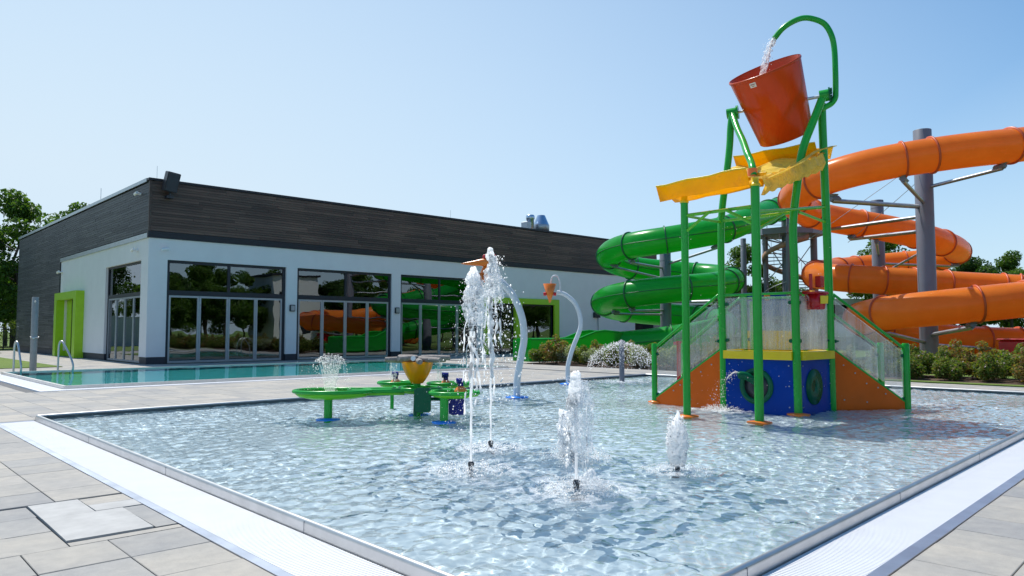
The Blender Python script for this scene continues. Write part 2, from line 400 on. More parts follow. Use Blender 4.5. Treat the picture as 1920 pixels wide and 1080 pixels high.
def tag(o, label, cat, group=None):
    o['label'] = label; o['category'] = cat
    if group: o['group'] = group
    return o
def thing(name, label, cat, loc, group=None):
    o = bpy.data.objects.new(name, None); o.empty_display_size = .2; COL.objects.link(o); o.location = loc
    return tag(o, label, cat, group)
def struct(mb, name, mat, parent=None, origin=None):
    o = build(mb, name, mat, parent, origin); o['kind'] = 'structure'; return o
def copy_tree(o, parent=None):
    c = o.copy(); COL.objects.link(c); c.parent = parent
    for ch in list(o.children): copy_tree(ch, c)
    return c
def linked(name, me, parent, loc, rot=None, scale=None):
    o = bpy.data.objects.new(name, me); COL.objects.link(o); o.parent = parent; o.location = loc
    if rot is not None: o.rotation_euler = rot
    if scale is not None: o.scale = scale
    return o

def smooth_path(pts, n=12, it=1):
    """Catmull-Rom through the points"""
    P = [Vector(p) for p in pts]; P = [P[0] * 2 - P[1]] + P + [P[-1] * 2 - P[-2]]; out = []
    for i in range(1, len(P) - 2):
        for k in range(n):
            t = k / n; a, b, c, d = P[i - 1], P[i], P[i + 1], P[i + 2]
            out.append(.5 * ((2 * b) + (c - a) * t + (2 * a - 5 * b + 4 * c - d) * t * t + (3 * b - a - 3 * c + d) * t ** 3))
    out.append(P[-2]); return out
def relax(P, it):
    P = [Vector(p) for p in P]
    for _ in range(it): P = [P[0]] + [(P[i - 1] + P[i] * 2 + P[i + 1]) / 4 for i in range(1, len(P) - 1)] + [P[-1]]
    return P
def resample(P, step):
    d = [0]
    for a, b in zip(P, P[1:]): d.append(d[-1] + (b - a).length)
    n = max(2, int(round(d[-1] / step))); out = []; j = 0
    for i in range(n + 1):
        t = d[-1] * i / n
        while j < len(d) - 2 and d[j + 1] < t: j += 1
        k = (t - d[j]) / max(1e-9, d[j + 1] - d[j]); out.append(P[j].lerp(P[j + 1], k))
    return out
CR = Vector((.728, -.6856, 0)); CF = Vector((.6856, .728, 0)); UP = Vector((0, 0, 1))   # the play pieces face the pool's near corner
ORD = ['first', 'second', 'third', 'fourth', 'fifth', 'sixth', 'seventh', 'eighth', 'ninth', 'tenth', 'eleventh', 'twelfth', 'thirteenth', 'fourteenth', 'fifteenth', 'sixteenth', 'seventeenth', 'eighteenth', 'nineteenth', 'twentieth', 'twenty-first', 'twenty-second', 'twenty-third', 'twenty-fourth']
# ---------------------------------------------------------------- setting: ground, pools, paving, lawns, beds
def sheet_with_holes(x0, x1, y0, y1, z, holes):
    xs = sorted({x0, x1, *[h[i] for h in holes for i in (0, 1)]}); ys = sorted({y0, y1, *[h[i] for h in holes for i in (2, 3)]})
    m = MB()
    for a, b in zip(xs, xs[1:]):
        for c, d in zip(ys, ys[1:]):
            if any(h[0] <= (a + b) / 2 <= h[1] and h[2] <= (c + d) / 2 <= h[3] for h in holes): continue
            m.add([(a, c, z), (b, c, z), (b, d, z), (a, d, z)], [(0, 1, 2, 3)])
    return m
NEAR = lambda x: 2.24 + .042 * (x - 2.68)                       # outer line of the near rim
RIGHT = lambda y: 19.75 + (14.6 - y) * .056
PA, PB, PC, PD = (2.68, 14.45), (19.75, 14.6), (RIGHT(NEAR(20.4)), NEAR(20.4)), (2.68, NEAR(2.68))
HOLES = [(2.5, 20.5, 2.1, 14.7), (4.5, 20.1, 21.5, 30.6)]
struct(sheet_with_holes(-600, 700, -600, 900, -.07, HOLES), 'ground', 'grass')
struct(sheet_with_holes(-16, 23.75, -9, 34.9, -.03, HOLES), 'pavement_bed', 'joint')
struct(MB().box((23.7, 24.3, -.05), (49.2, 34.98, -.03)).box((7.4, 34.9, -.05), (10.58, 66, -.03)).box((-16, 52, -.05), (7.4, 59, -.03)), 'pavement_bed', 'joint')
# fill under the slanted pool sides
struct(MB().prism([(2.5, 2.1), (20.5, 2.1), (20.5, NEAR(20.5) + .02), (2.5, NEAR(2.5) + .02)], -.4, -.03).prism([(20.5, 14.7), (19.7, 14.7), (19.7, 14.55), (RIGHT(14.5) - .02, 14.5), (RIGHT(3) - .02, 3), (20.5, 3)], -.4, -.03)
       .box((2.5, 2.1, -.4), (2.66, 14.7, -.03)).box((2.5, 14.48, -.4), (19.7, 14.7, -.03)), 'pool_surround', 'joint')
struct(MB().box((23.76, -30, -.06), (27.0, 24.2, .02)), 'flower_bed', 'soil')
struct(MB().box((23.3, -30, -.05), (23.78, 9.4, .03)), 'grass_verge', 'grass')
struct(MB().box((-16, 34.95, -.06), (7.38, 51.98, .025)).box((-16, 59.02, -.06), (8.9, 200, .025)), 'lawn', 'grass')

def inset(poly, d):
    c = Vector((sum(p[0] for p in poly) / len(poly), sum(p[1] for p in poly) / len(poly)))
    out = []; n = len(poly)
    for i in range(n):
        p, a, b = Vector(poly[i]), Vector(poly[i - 1]), Vector(poly[(i + 1) % n])
        e1 = (p - a).normalized(); e2 = (b - p).normalized(); n1 = Vector((-e1.y, e1.x)); n2 = Vector((-e2.y, e2.x))
        if n1.dot(c - p) < 0: n1 = -n1
        if n2.dot(c - p) < 0: n2 = -n2
        out.append(tuple(p + (n1 + n2) * (d / (1 + n1.dot(n2)))))
    return out
def wall_ring(poly, w, z0, z1):
    ins = inset(poly, w); m = MB(); n = len(poly)
    for i in range(n):
        j = (i + 1) % n; q = [poly[i], poly[j], ins[j], ins[i]]
        m.add([(*p, z0) for p in q] + [(*p, z1) for p in q], [(4, 5, 6, 7), (0, 1, 5, 4), (1, 2, 6, 5), (2, 3, 7, 6), (3, 0, 4, 7), (3, 2, 1, 0)])
    return m
POOL = [PA, PD, PC, PB]
FLOOR_Z = -.22; WATER_Z = .03
basin = struct(MB().prism(inset(POOL, .03)[::1], FLOOR_Z - .05, FLOOR_Z), 'paddling_pool_basin', 'pool_floor')
basin.cycles.is_caustics_receiver = True
struct(wall_ring(inset(POOL, .03), .03, FLOOR_Z, .028), 'basin_wall', 'pool_wall', basin)
struct(wall_ring(inset(POOL, .0551), .012, WATER_Z - .08, .070), 'rim_shade_strip', 'rim_shade', basin)  # added dark strip: shade and water reflection inside the rim, painted as colour
rim = struct(wall_ring(POOL, .055, -.02, .072), 'paddling_pool_rim', 'steel_mat')
# rounded bead along the top of the rim and the welded joints every three metres
ins = inset(POOL, .0275)
struct(MB().tube([(*ins[0], .072), (*ins[1], .072)], .0275, 8).tube([(*ins[1], .072), (*ins[2], .072)], .0275, 8).tube([(*ins[2], .072), (*ins[3], .072)], .0275, 8).tube([(*ins[3], .072), (*ins[0], .072)], .0275, 8), 'rim_bead', 'steel', rim)
jb = MB()
for y in (5.1, 8.1, 11.1): jb.box((2.678, y, -.01), (2.74, y + .003, .085))
for x in (4.1, 6.95, 9.8, 12.7, 15.6): jb.box((x, NEAR(x) - .002, -.01), (x + .003, NEAR(x) + .06, .085))
struct(jb, 'rim_joint', 'gutter', rim)
fj = MB()
for x in np.arange(4.2, 20, 1.5): fj.box((x, 2.7, FLOOR_Z), (x + .012, 14.3, FLOOR_Z + .002))
for y in (5.4, 8.4, 11.4): fj.box((2.8, y, FLOOR_Z), (19.6, y + .012, FLOOR_Z + .0025))
struct(fj, 'floor_seam', 'pool_wall', basin)

# jets (x, y) and their strength, used for the rings on the water too
JETS = [(5.05, 5.99, 1.0), (6.18, 6.95, 1.0), (5.15, 4.6, .9), (6.45, 5.81, .7), (6.63, 4.5, .8)]
STIR = JETS + [(7.8, 10.4, 1.2), (12.2, 7.2, 1.2), (17.04, 13.43, 1.), (6.2, 11.0, .4), (13.4, 5.6, .5), (15.9, 4.9, .7)]
_w = []
for i in range(64):
    lam = .075 * 2 ** (RNG.random() ** 1.3 * 2.6); th = RNG.normal(.7, 1.1); k = 2 * np.pi / lam
    _w.append((k * np.cos(th), k * np.sin(th), .0043 * lam ** .9, RNG.random() * 6.28, i))
def wave(X, Y):
    Z = np.zeros_like(X)
    for kx, ky, a, p, i in _w: Z += a * np.sin(kx * X + ky * Y + p + .8 * np.sin(.7 * X + .9 * Y + i))
    gust = .75 + .35 * np.sin(.9 * X + 1.3 * np.sin(.7 * Y)) * np.sin(.8 * Y + 1.1 * np.sin(.6 * X))
    Z *= gust
    for x, y, s in STIR:
        r = np.hypot(X - x, Y - y) + 1e-3
        Z += s * .0062 * np.exp(-(r / .75) ** 2) * np.sin(2 * np.pi * r / .13 + 1.2 * np.sin(3 * np.arctan2(Y - y, X - x)))
        Z += s * .0016 * np.exp(-(r / 1.9) ** 2) * np.sin(2 * np.pi * r / .19)
    return Z
def grid_mesh(x0, x1, y0, y1, step, fz, name, mat, origin):
    nx, ny = int((x1 - x0) / step) + 1, int((y1 - y0) / step) + 1
    X, Y = np.meshgrid(np.linspace(x0, x1, nx), np.linspace(y0, y1, ny)); Z = fz(X, Y)
    V = np.stack([X - origin[0], Y - origin[1], Z - origin[2]], -1).reshape(-1, 3)
    ix = np.arange(nx * ny).reshape(ny, nx); F = np.stack([ix[:-1, :-1], ix[:-1, 1:], ix[1:, 1:], ix[1:, :-1]], -1).reshape(-1, 4)
    me = bpy.data.meshes.new(name)
    me.vertices.add(len(V)); me.vertices.foreach_set('co', V.ravel())
    me.loops.add(F.size); me.loops.foreach_set('vertex_index', F.ravel())
    me.polygons.add(len(F)); me.polygons.foreach_set('loop_start', np.arange(len(F)) * 4); me.polygons.foreach_set('loop_total', np.full(len(F), 4))
    me.polygons.foreach_set('use_smooth', [True] * len(F)); me.update(calc_edges=True)
    me.materials.append(MAT[mat] if isinstance(mat, str) else mat)
    return me
MAT['water'] = water_material('pool_water', (.955, .985, .985)); MAT['lapwater'] = water_material('swimming_pool_water', (.9, .98, .98))
me = grid_mesh(2.72, 20.35, 2.25, 14.5, .025, lambda X, Y: WATER_Z + wave(X, Y), 'water', 'water', (0, 0, 0))
# shear the sheet to the basin's slanted near and right sides
co = np.empty(len(me.vertices) * 3); me.vertices.foreach_get('co', co); co = co.reshape(-1, 3)
t = (co[:, 0] - 2.72) / (20.35 - 2.72); q = (co[:, 1] - 2.25) / (14.5 - 2.25)
ny0 = NEAR(co[:, 0]) + .04; ny1 = 14.42 + t * .14
co[:, 1] = ny0 + q * (ny1 - ny0)
rx = RIGHT(co[:, 1]) - .04; co[:, 0] = 2.72 + t * (rx - 2.72)
me.vertices.foreach_set('co', co.ravel()); me.update()
wo = bpy.data.objects.new('paddling_pool_water', me); COL.objects.link(wo); wo['kind'] = 'structure'; wo.cycles.is_caustics_caster = True

# swimming pool behind
SP = [(4.6, 30.45), (4.6, 21.62), (20.0, 21.45), (20.0, 30.45)]
sb = struct(MB().prism(SP, -1.4, -1.35), 'swimming_pool_basin', 'lap_floor'); sb.cycles.is_caustics_receiver = True
struct(wall_ring(SP, .05, -1.35, .0), 'basin_wall', 'lap_wall', sb)
sr = struct(wall_ring(SP, .08, -.0, .09), 'swimming_pool_rim', 'steel_mat')
me = grid_mesh(4.68, 19.92, 21.62, 30.37, .12, lambda X, Y: .05 + .0016 * (np.sin(5 * X + 3 * Y) + np.sin(8.3 * X - 4.1 * Y + 1) + np.sin(11 * Y + 2.3 * X + 2) + np.sin(16 * X + 9 * Y)) * .6, 'water', 'lapwater', (0, 0, 0))
wo2 = bpy.data.objects.new('swimming_pool_water', me); COL.objects.link(wo2); wo2['kind'] = 'structure'; wo2.cycles.is_caustics_caster = True

# gratings: white bars over the overflow channel
def grating(name, label, quad, pitch, along_x, bar):
    """quad: function t, side -> point; bars lie across the strip"""
    pass
g = thing('overflow_grating', 'white plastic grating strip along the left side of the paddling pool', 'grating', (2.4, 8, 0), 'white overflow gratings beside the paddling pool')
m = MB()
for y in np.arange(1.6, 14.42, .03): m.box((2.18, y, -.03), (2.668, y + .021, 0))
build(m, 'bar', 'white_plastic', g, stuff=True)
build(MB().box((2.17, 1.6, -.10), (2.67, 14.45, -.06)), 'channel', 'gutter', g)
build(MB().box((2.10, 1.4, -.06), (2.172, 14.5, .004)).box((2.10, 14.45, -.06), (2.672, 14.5, .006)), 'edge_strip', 'bandsteel', g)
g = thing('overflow_grating', 'white plastic grating strip in front of the near right side of the pool', 'grating', (8, 2.1, 0), 'white overflow gratings beside the paddling pool')
m = MB()
for x in np.arange(2.72, 20.6, .03):
    b = NEAR(x) - .01; m.box((x, b - .46, -.03), (x + .021, b, 0))
build(m, 'bar', 'white_plastic', g, stuff=True)
ln = lambda x, d: (x, NEAR(x) - d)
build(MB().prism([ln(2.6, .47), ln(20.6, .47), ln(20.6, .005), ln(2.6, .005)], -.10, -.06), 'channel', 'gutter', g)
build(MB().prism([ln(2.1, .565), ln(20.6, .565), ln(20.6, .472), ln(2.1, .472)], -.06, .004), 'edge_strip', 'bandsteel', g)
build(MB().prism([ln(20.6, .565), ln(20.66, .565), ln(20.66, .0), ln(20.6, .0)], -.06, .004), 'end_strip', 'bandsteel', g)
g = thing('gutter_grating', 'white grating strip round the corner of the swimming pool', 'grating', (4.3, 26, 0))
m = MB()
for y in np.arange(21.3, 30.4, .06): m.box((4.06, y, -.03), (4.58, y + .045, .01))
for x in np.arange(4.06, 20.2, .06): m.box((x, 21.2, -.03), (x + .045, 21.55 - (x - 4.6) * .008, .012))
build(m, 'bar', 'white_plastic', g, stuff=True)
build(MB().box((4.0, 21.15, -.03), (4.06, 30.5, .012)).box((4.0, 21.1, -.03), (20.2, 21.17, .014)), 'edge_strip', 'white_plastic', g)

# slabs: 53 cm concrete slabs; the ones that read singly are parts, the rest one joined part
pave = struct(MB().box((-16, -9, -.045), (2.0, 1.0, -.031)), 'pavement', 'joint')
def slab_mesh(w, d, seed):
    rnd = random.Random(seed); m = MB(); e = .004; g = .0035
    m.box((g, g, -.03), (w - g, d - g, 0), e)
    me = bpy.data.meshes.new('paving_slab'); me.from_pydata(m.v, [], m.f); me.materials.append(MAT['slab']); return me
SL = slab_mesh(.53, .54, 1); SLB = MB(); SLB.box((.0035, .0035, -.03), (.5265, .5365, 0), .004)
camR = cam_ob.matrix_basis.copy()
cR = Vector((.728, -.6856, 0)); pit = R(3.329); cF = Vector((.6856 * math.cos(pit), .728 * math.cos(pit), math.sin(pit))); cU = cR.cross(cF)
def proj(p):
    v = Vector(p) - Vector((0, 0, 1.5)); z = v.dot(cF)
    return None if z < .3 else (960 + 1376.5 * v.dot(cR) / z, 540 - 1376.5 * v.dot(cU) / z)
cells = []     # (distance, x, y, rotation)
def blocked(x, y, w=.53, d=.54):
    a, b, c, e_ = x + .02, x + w - .02, y + .02, y + d - .02
    if b > 2.10 and a < 20.6 and e_ > NEAR(max(a, 2)) - .57 and c < 14.63: return True
    if b > 4.0 and a < 20.1 and e_ > 21.1 and c < 30.5: return True
    return False
def fill(x0, x1, y0, y1, w=.53, d=.54):
    x = x0
    while x < x1 - .1:
        y = y0
        while y < y1 - .1:
            if not blocked(x, y): cells.append((x, y))
            y += d
        x += w
fill(2.10 - .53 * 30, 2.10, 5.36 - .54 * 24, 14.60)
fill(2.10 - .53 * 30, 2.10, 14.62, 34.8)
fill(2.75 - .53, 20.2, 14.62, 21.0); fill(20.62, 23.2, -6, 34.8); fill(2.11, 20.5, 30.55, 34.8); fill(2.11, 3.9, 21.0, 30.6)
fill(23.72, 49, 24.32, 34.7); fill(7.43, 10.4, 34.98, 66); fill(-16, 7, 52.05, 58.8)
near_cells, far = [], MB()
slant = []
x = 2.10 - .53 * 8 + .02
k = 0
for i in range(-14, 40):                       # right of the near corner the rows follow the slanted pool side
    for j in range(0, 16):
        x = 4.79 + .525 * i; y = NEAR(x) - .57 - .54 * (j + 1)
        if x > 2.11: slant.append((x, y))
cells = [c for c in cells if not (c[0] + .1 > 2.11 and c[1] < 2.0)]
allc = [(x, y, 0.) for x, y in cells] + [(x, y, .042) for x, y in slant]
patch = lambda x, y: 1.0 < x + .26 < 2.1 and 5.9 < y + .27 < 7.45     # relaid corner, built below
vis = []
for c in allc:
    if patch(c[0], c[1]): continue
    p = proj((c[0] + .26, c[1] + .27, 0)); dist = math.hypot(c[0] + .26, c[1] + .27)
    show = p is not None and -60 < p[0] < 1980 and p[1] < 1130
    vis.append((0 if show else 1, dist, c))
vis.sort(key=lambda q: (q[0], q[1]))
single = [q for q in vis if q[0] == 0 and q[1] < 13.5][:285]; ids = {id(q) for q in single}
rr = random.Random(5)
for q in single:
    x, y, a = q[2]
    o = linked('paving_slab', SL, pave, (x, y, rr.uniform(-.0025, .0015)), (rr.gauss(0, .0016), rr.gauss(0, .0016), a + rr.gauss(0, .0012)), (.525 / .53 if a else 1, 1, 1))
for q in vis:
    if id(q) in ids: continue
    x, y, a = q[2]; b = len(far.v); dz = rr.uniform(-.002, .0015)
    ca, sa = math.cos(a), math.sin(a)
    far.add([(x + vx * ca - vy * sa, y + vx * sa + vy * ca, vz + dz) for vx, vy, vz in SLB.v], SLB.f)
build(far, 'paving_slab_field', 'slab', pave, stuff=True)
# the relaid slabs of paler stone near the grating, uneven and with open joints
def pslab(pts, z, mt='slab_pale'):
    m = MB(); m.prism(pts, -.03, z); o = build(m, 'paving_slab', mt, pave); return o
pslab([(1.335, 6.03), (1.915, 6.02), (1.925, 6.84), (1.345, 6.85)], .012)
pslab([(1.345, 6.86), (1.72, 6.855), (1.725, 7.44), (1.35, 7.445)], .010)
pslab([(1.735, 6.885), (2.09, 6.88), (2.095, 7.14), (1.735, 7.145)], .006)
pslab([(1.735, 7.155), (2.09, 7.155), (2.09, 7.44), (1.735, 7.44)], .004, 'slab')
pslab([(1.935, 6.03), (2.092, 6.03), (2.092, 6.86), (1.935, 6.86)], .002, 'slab')
pslab([(1.02, 5.9), (1.325, 5.9), (1.325, 6.43), (1.02, 6.43)], 0, 'slab')
pslab([(1.02, 6.44), (1.325, 6.44), (1.325, 7.0), (1.02, 7.0)], .001, 'slab')
pslab([(1.02, 7.01), (1.335, 7.01), (1.335, 7.44), (1.02, 7.44)], 0, 'slab')
pslab([(1.335, 5.905), (2.09, 5.905), (2.09, 6.0), (1.335, 6.0)], 0, 'slab')
# ---------------------------------------------------------------- pool building
BX, BY, BH = 10.6, 35.0, 8.28
bld = thing('pool_building', 'long flat-roofed pool hall with dark timber fascia over white walls and tall windows', 'building', (10.6, 35, 0))
def bp(m, name, mat, parent=bld, **k): return build(m, name, mat, parent, **k)
ZF = 5.68
W = [(11.42, 17.2), (17.8, 23.6), (24.2, 30.0)]
WT = 4.73
# front wall in piers and lintels (openings stay open), then the left wall the same way
m = MB()
piers = [(BX, 11.42), (17.2, 17.8), (23.6, 24.2), (30.0, 31.0), (36.9, 46.1)]
for a, b in piers: m.box((a, BY, .32), (b, BY + .35, WT))
m.box((BX, BY, WT), (46.1, BY + .35, ZF)).box((31.0, BY, 3.3), (36.9, BY + .35, WT))
bp(m, 'front_wall', 'render')
m = MB()
for a, b in [(BY + .35, 36.0), (41.7, 46.4), (50.2, 51.45)]: m.box((BX, a, .32), (BX + .35, b, WT))
m.box((BX, BY + .35, WT), (BX + .35, 51.45, ZF)).box((BX, 46.4, 3.3), (BX + .35, 50.2, WT))
bp(m, 'side_wall', 'render')
m = MB()
for a, b in piers: bp(MB().box((a + .02, BY + .03, -.02), (b, BY + .33, .32)), 'plinth', 'plinth')
for a, b in [(BY + .35, 36.0), (41.7, 45.9), (50.7, 51.45)]: bp(MB().box((BX + .03, a, -.02), (BX + .33, b, .32)), 'plinth', 'plinth')
bp(MB().box((BX + .02, 51.45, -.02), (BX + .4, 64.5, .38)), 'plinth', 'plinth')
# body behind: room floor, back wall, ceiling, roof
bp(MB().box((BX + .35, BY + .35, -.02), (46, 47, .015)), 'room_floor', 'roomfloor')
bp(MB().box((BX + .4, 47, 0), (49, 47.2, 5.6)).box((BX + .4, 46.6, 5.5), (49, 35.4, 5.6)).box((46.0, 35.4, 0), (46.1, 47, 5.5)), 'room_wall', 'room')
for x in (17.5, 23.9, 30.3): bp(MB().box((x - .2, 41, 0), (x + .2, 41.4, 5.5)), 'room_column', 'offwhite')
bp(MB().box((BX + .1, BY + .1, ZF + .1), (49.0, 64.4, BH - .05)), 'roof', 'fascia')
bp(MB().box((BX + .4, 47.3, 0), (49, 64.3, ZF + .1)), 'rear_block', 'fascia')
# dark sheet-metal band under the timber, and the slim return
bp(MB().box((BX - .06, BY - .06, ZF), (49.05, BY + .1, 5.98)), 'metal_band', 'fascia')
bp(MB().box((BX - .06, BY + .1, ZF), (BX + .1, 51.45, 5.90)), 'metal_band', 'zinc')
bp(MB().box((BX - .05, 51.40, .38), (BX + .1, 51.52, 5.9)), 'metal_trim', 'fascia')
# timber boards
rb = random.Random(3); m = MB(); z = 6.0
while z < BH - .12:
    x = BX + .06
    while x < 49.0:
        l = min(rb.uniform(1.8, 4.2), 49.0 - x); m.box((x + .004, BY - .03 - rb.uniform(0, .008), z), (x + l - .004, BY + .1, z + .108)); x += l
    z += .118
bp(m, 'timber_board', 'wood_brown', stuff=True)
m = MB(); z = .4
while z < BH - .12:
    y = BY + .06 if z > 5.92 else 51.52
    while y < 64.6:
        l = min(rb.uniform(1.8, 4.2), 64.6 - y); m.box((BX - .03 - rb.uniform(0, .01), y + .004, z), (BX + .1, y + l - .004, z + .108)); y += l
    z += .118
bp(m, 'timber_board', 'wood_grey', stuff=True)
bp(MB().box((BX - .045, BY - .045, 5.98), (BX + .06, BY + .06, BH - .02)), 'corner_post', 'wood_brown')
bp(MB().box((BX - .09, BY - .09, BH), (49.1, BY + .3, BH + .1)), 'coping', 'fascia')
bp(MB().box((BX - .09, BY + .3, BH - .03), (BX + .3, 64.7, BH + .13)), 'coping', 'zinc')
bp(MB().box((BX + .3, 64.3, BH), (49.1, 64.7, BH + .1)).box((48.8, BY + .3, BH), (49.1, 64.3, BH + .1)), 'coping', 'fascia')
bp(MB().box((BX + .12, 64.5, 0), (49, 64.6, BH)).box((48.95, BY + .36, 0), (49.0, 64.5, BH)), 'rear_wall', 'wood_grey')
# recess at the far right end with a glazed door
bp(MB().box((46.1, 37.2, 0), (48.95, 37.4, ZF)), 'recess_wall', 'plinth')
wf = bp(MB().box((46.5, 37.05, 0), (46.6, 37.19, 2.4)).box((48.4, 37.05, 0), (48.5, 37.19, 2.4)).box((47.45, 37.05, 0), (47.55, 37.19, 2.4)).box((46.6, 37.05, 2.3), (48.4, 37.19, 2.4)), 'glazed_door', 'alu')
build(MB().box((46.6, 37.1, .05), (48.4, 37.12, 2.3)), 'pane', 'glass', wf)

def window_front(x0, x1, nleaf=4):
    y = BY + .12; T0, T1 = 3.13, 3.35
    m = MB()
    m.box((x0, y, 0), (x0 + .14, y + .14, WT)).box((x1 - .14, y, 0), (x1, y + .14, WT)).box((x0 + .14, y, WT - .13), (x1 - .14, y + .14, WT)).box((x0 + .14, y, T0), (x1 - .14, y + .14, T1))
    xm = (x0 + x1) / 2; m.box((xm - .06, y, T1), (xm + .06, y + .14, WT - .13))
    w = bp(m, 'window', 'frame')
    for a, b in ((x0 + .14, xm - .06), (xm + .06, x1 - .14)): build(MB().box((a, y + .05, T1), (b, y + .065, WT - .13)), 'pane', 'glass', w)
    n = nleaf; ww = (x1 - x0 - .28) / n
    for i in range(n):
        a = x0 + .14 + i * ww; b = a + ww; yy = y + .02; f = MB()
        f.box((a + .006, yy, .02), (a + .085, yy + .08, T0 - .01)).box((b - .085, yy, .02), (b - .006, yy + .08, T0 - .01)).box((a + .085, yy, T0 - .1), (b - .085, yy + .08, T0 - .01)).box((a + .085, yy, .02), (b - .085, yy + .08, .12))
        build(f, 'door_leaf_frame', 'alu', w); build(MB().box((a + .085, yy + .035, .12), (b - .085, yy + .05, T0 - .1)), 'pane', 'glass', w)
        if i in (1,): build(MB().tube([(b - .04, yy - .05, .95), (b - .04, yy - .05, 1.25)], .012, 8).box((b - .05, yy - .05, 1.0), (b - .03, yy, 1.02)), 'handle', 'steel', w)
for a, b in W: window_front(a, b)
def window_side(y0, y1):
    x = BX + .12; T0, T1 = 3.13, 3.3
    m = MB(); m.box((x, y0, 0), (x + .14, y0 + .1, WT)).box((x, y1 - .1, 0), (x + .14, y1, WT)).box((x, y0 + .1, WT - .1), (x + .14, y1 - .1, WT)).box((x, y0 + .1, T0), (x + .14, y1 - .1, T1))
    w = bp(m, 'window', 'frame'); build(MB().box((x + .05, y0 + .1, T1), (x + .065, y1 - .1, WT - .1)), 'pane', 'glass', w)
    ww = (y1 - y0 - .2) / 4
    for i in range(4):
        a = y0 + .1 + i * ww; b = a + ww; xx = x + .02; f = MB()
        f.box((xx, a + .006, .02), (xx + .08, a + .08, T0 - .01)).box((xx, b - .08, .02), (xx + .08, b - .006, T0 - .01)).box((xx, a + .08, T0 - .09), (xx + .08, b - .08, T0 - .01)).box((xx, a + .08, .02), (xx + .08, b - .08, .11))
        build(f, 'door_leaf_frame', 'alu', w); build(MB().box((xx + .035, a + .08, .11), (xx + .05, b - .08, T0 - .09)), 'pane', 'glass', w)
window_side(36.0, 41.7)
bp(MB().tube([(41.6, BY - .07, .05), (41.6, BY - .07, 2.5)], .035, 8), 'downpipe', 'alu'); bp(MB().box((41.1, BY - .16, 2.45), (41.75, BY, 2.85), .02), 'service_box', 'frame')
# lime green surrounds
por = bp(MB().box((30.5, BY - .12, 0), (31.0, BY + .3, 3.64)).box((36.9, BY - .12, 0), (37.38, BY + .3, 3.64)).box((31.0, BY - .12, 3.27), (36.9, BY + .3, 3.64)).box((33.2, BY - .12, 0), (33.8, BY + .3, 3.27)), 'entrance_surround', 'lime')
build(MB().box((31.0, BY + .1, 0), (31.08, BY + .2, 3.27)).box((33.12, BY + .1, 0), (33.2, BY + .2, 3.27)).box((31.08, BY + .1, 3.18), (33.12, BY + .2, 3.27)).box((32.06, BY + .1, 0), (32.14, BY + .2, 3.18)), 'door_frame', 'frame', por)
build(MB().box((31.08, BY + .14, .03), (33.12, BY + .155, 3.18)), 'pane', 'glass', por)
build(MB().box((33.8, BY + .1, .9), (33.88, BY + .2, 3.27)).box((36.82, BY + .1, .9), (36.9, BY + .2, 3.27)).box((33.88, BY + .1, 3.18), (36.82, BY + .2, 3.27)).box((33.8, BY + .1, 0), (36.9, BY + .2, .9)), 'window_frame', 'frame', por)
build(MB().box((33.88, BY + .14, .9), (36.82, BY + .155, 3.18)), 'pane', 'glass', por)
X0 = BX - .42
por = bp(MB().box((X0, 45.75, 0), (BX + .25, 46.35, 3.72)).box((X0, 50.25, 0), (BX + .25, 50.8, 3.72)).box((X0, 46.35, 3.3), (BX + .25, 50.25, 3.72)), 'entrance_surround', 'lime')
build(MB().box((BX + .15, 46.35, 0), (BX + .25, 46.45, 3.3)).box((BX + .15, 49.0, 0), (BX + .25, 49.1, 3.3)).box((BX + .15, 46.45, 3.2), (BX + .25, 49.0, 3.3)).box((BX + .15, 47.7, 0), (BX + .25, 47.78, 3.2)), 'door_frame', 'frame', por)
build(MB().box((BX + .19, 46.45, .03), (BX + .205, 49.0, 3.2)), 'pane', 'glass', por)
build(MB().box((BX + .12, 49.1, 0), (BX + .26, 50.25, 3.3)), 'door_panel', 'lime', por)
# lightning rods along the coping
for x, h in ((10.9, .6), (27.9, .5)): bp(MB().tube([(x, BY + .12, BH + .1), (x, BY + .12, BH + .1 + h)], .008, 6), 'lightning_rod', 'galv')
bp(MB().tube([(BX + .1, 43.5, BH + .1), (BX + .1, 43.5, BH + .85)], .012, 6), 'lightning_rod', 'galv')
# roof fans (behind the front coping)
def fan(x, y, s, label, stub):
    t = thing('roof_fan', label, 'roof vent', (x, y, BH), 'steel extract vents on the roof')
    build(MB().box((x - .6 * s, y - .6 * s, BH - .06), (x + .6 * s, y + .6 * s, BH + .12)), 'base_frame', 'galv', t)
    build(MB().lathe((x, y, BH - .05), [(.42 * s, 0), (.42 * s, .25 * s), (.62 * s, .3 * s), (.62 * s, .85 * s), (.6 * s, .9 * s)], 28), 'fan_housing', 'galv', t)
    build(MB().lathe((x, y, BH - .05), [(.6 * s, .9 * s), (.3 * s, 1.6 * s), (.29 * s, 1.62 * s)], 28), 'cowl', 'vent', t)
fan(37.45, 36.7, .95, 'larger steel fan with tapered cowl on the roof edge', 1)
t = thing('roof_duct', 'shorter steel duct with rounded hood left of the tapered fan', 'roof vent', (36.3, 36.6, BH), 'steel extract vents on the roof')
build(MB().lathe((36.35, 36.7, BH - .1), [(.27, 0), (.27, 1.15), (.31, 1.2), (.31, 1.42), (.26, 1.5), (.0, 1.55)], 24), 'duct', 'vent', t)
build(MB().box((35.65, 36.3, BH), (36.05, 36.9, BH + .85), .03), 'duct_box', 'galv', t)
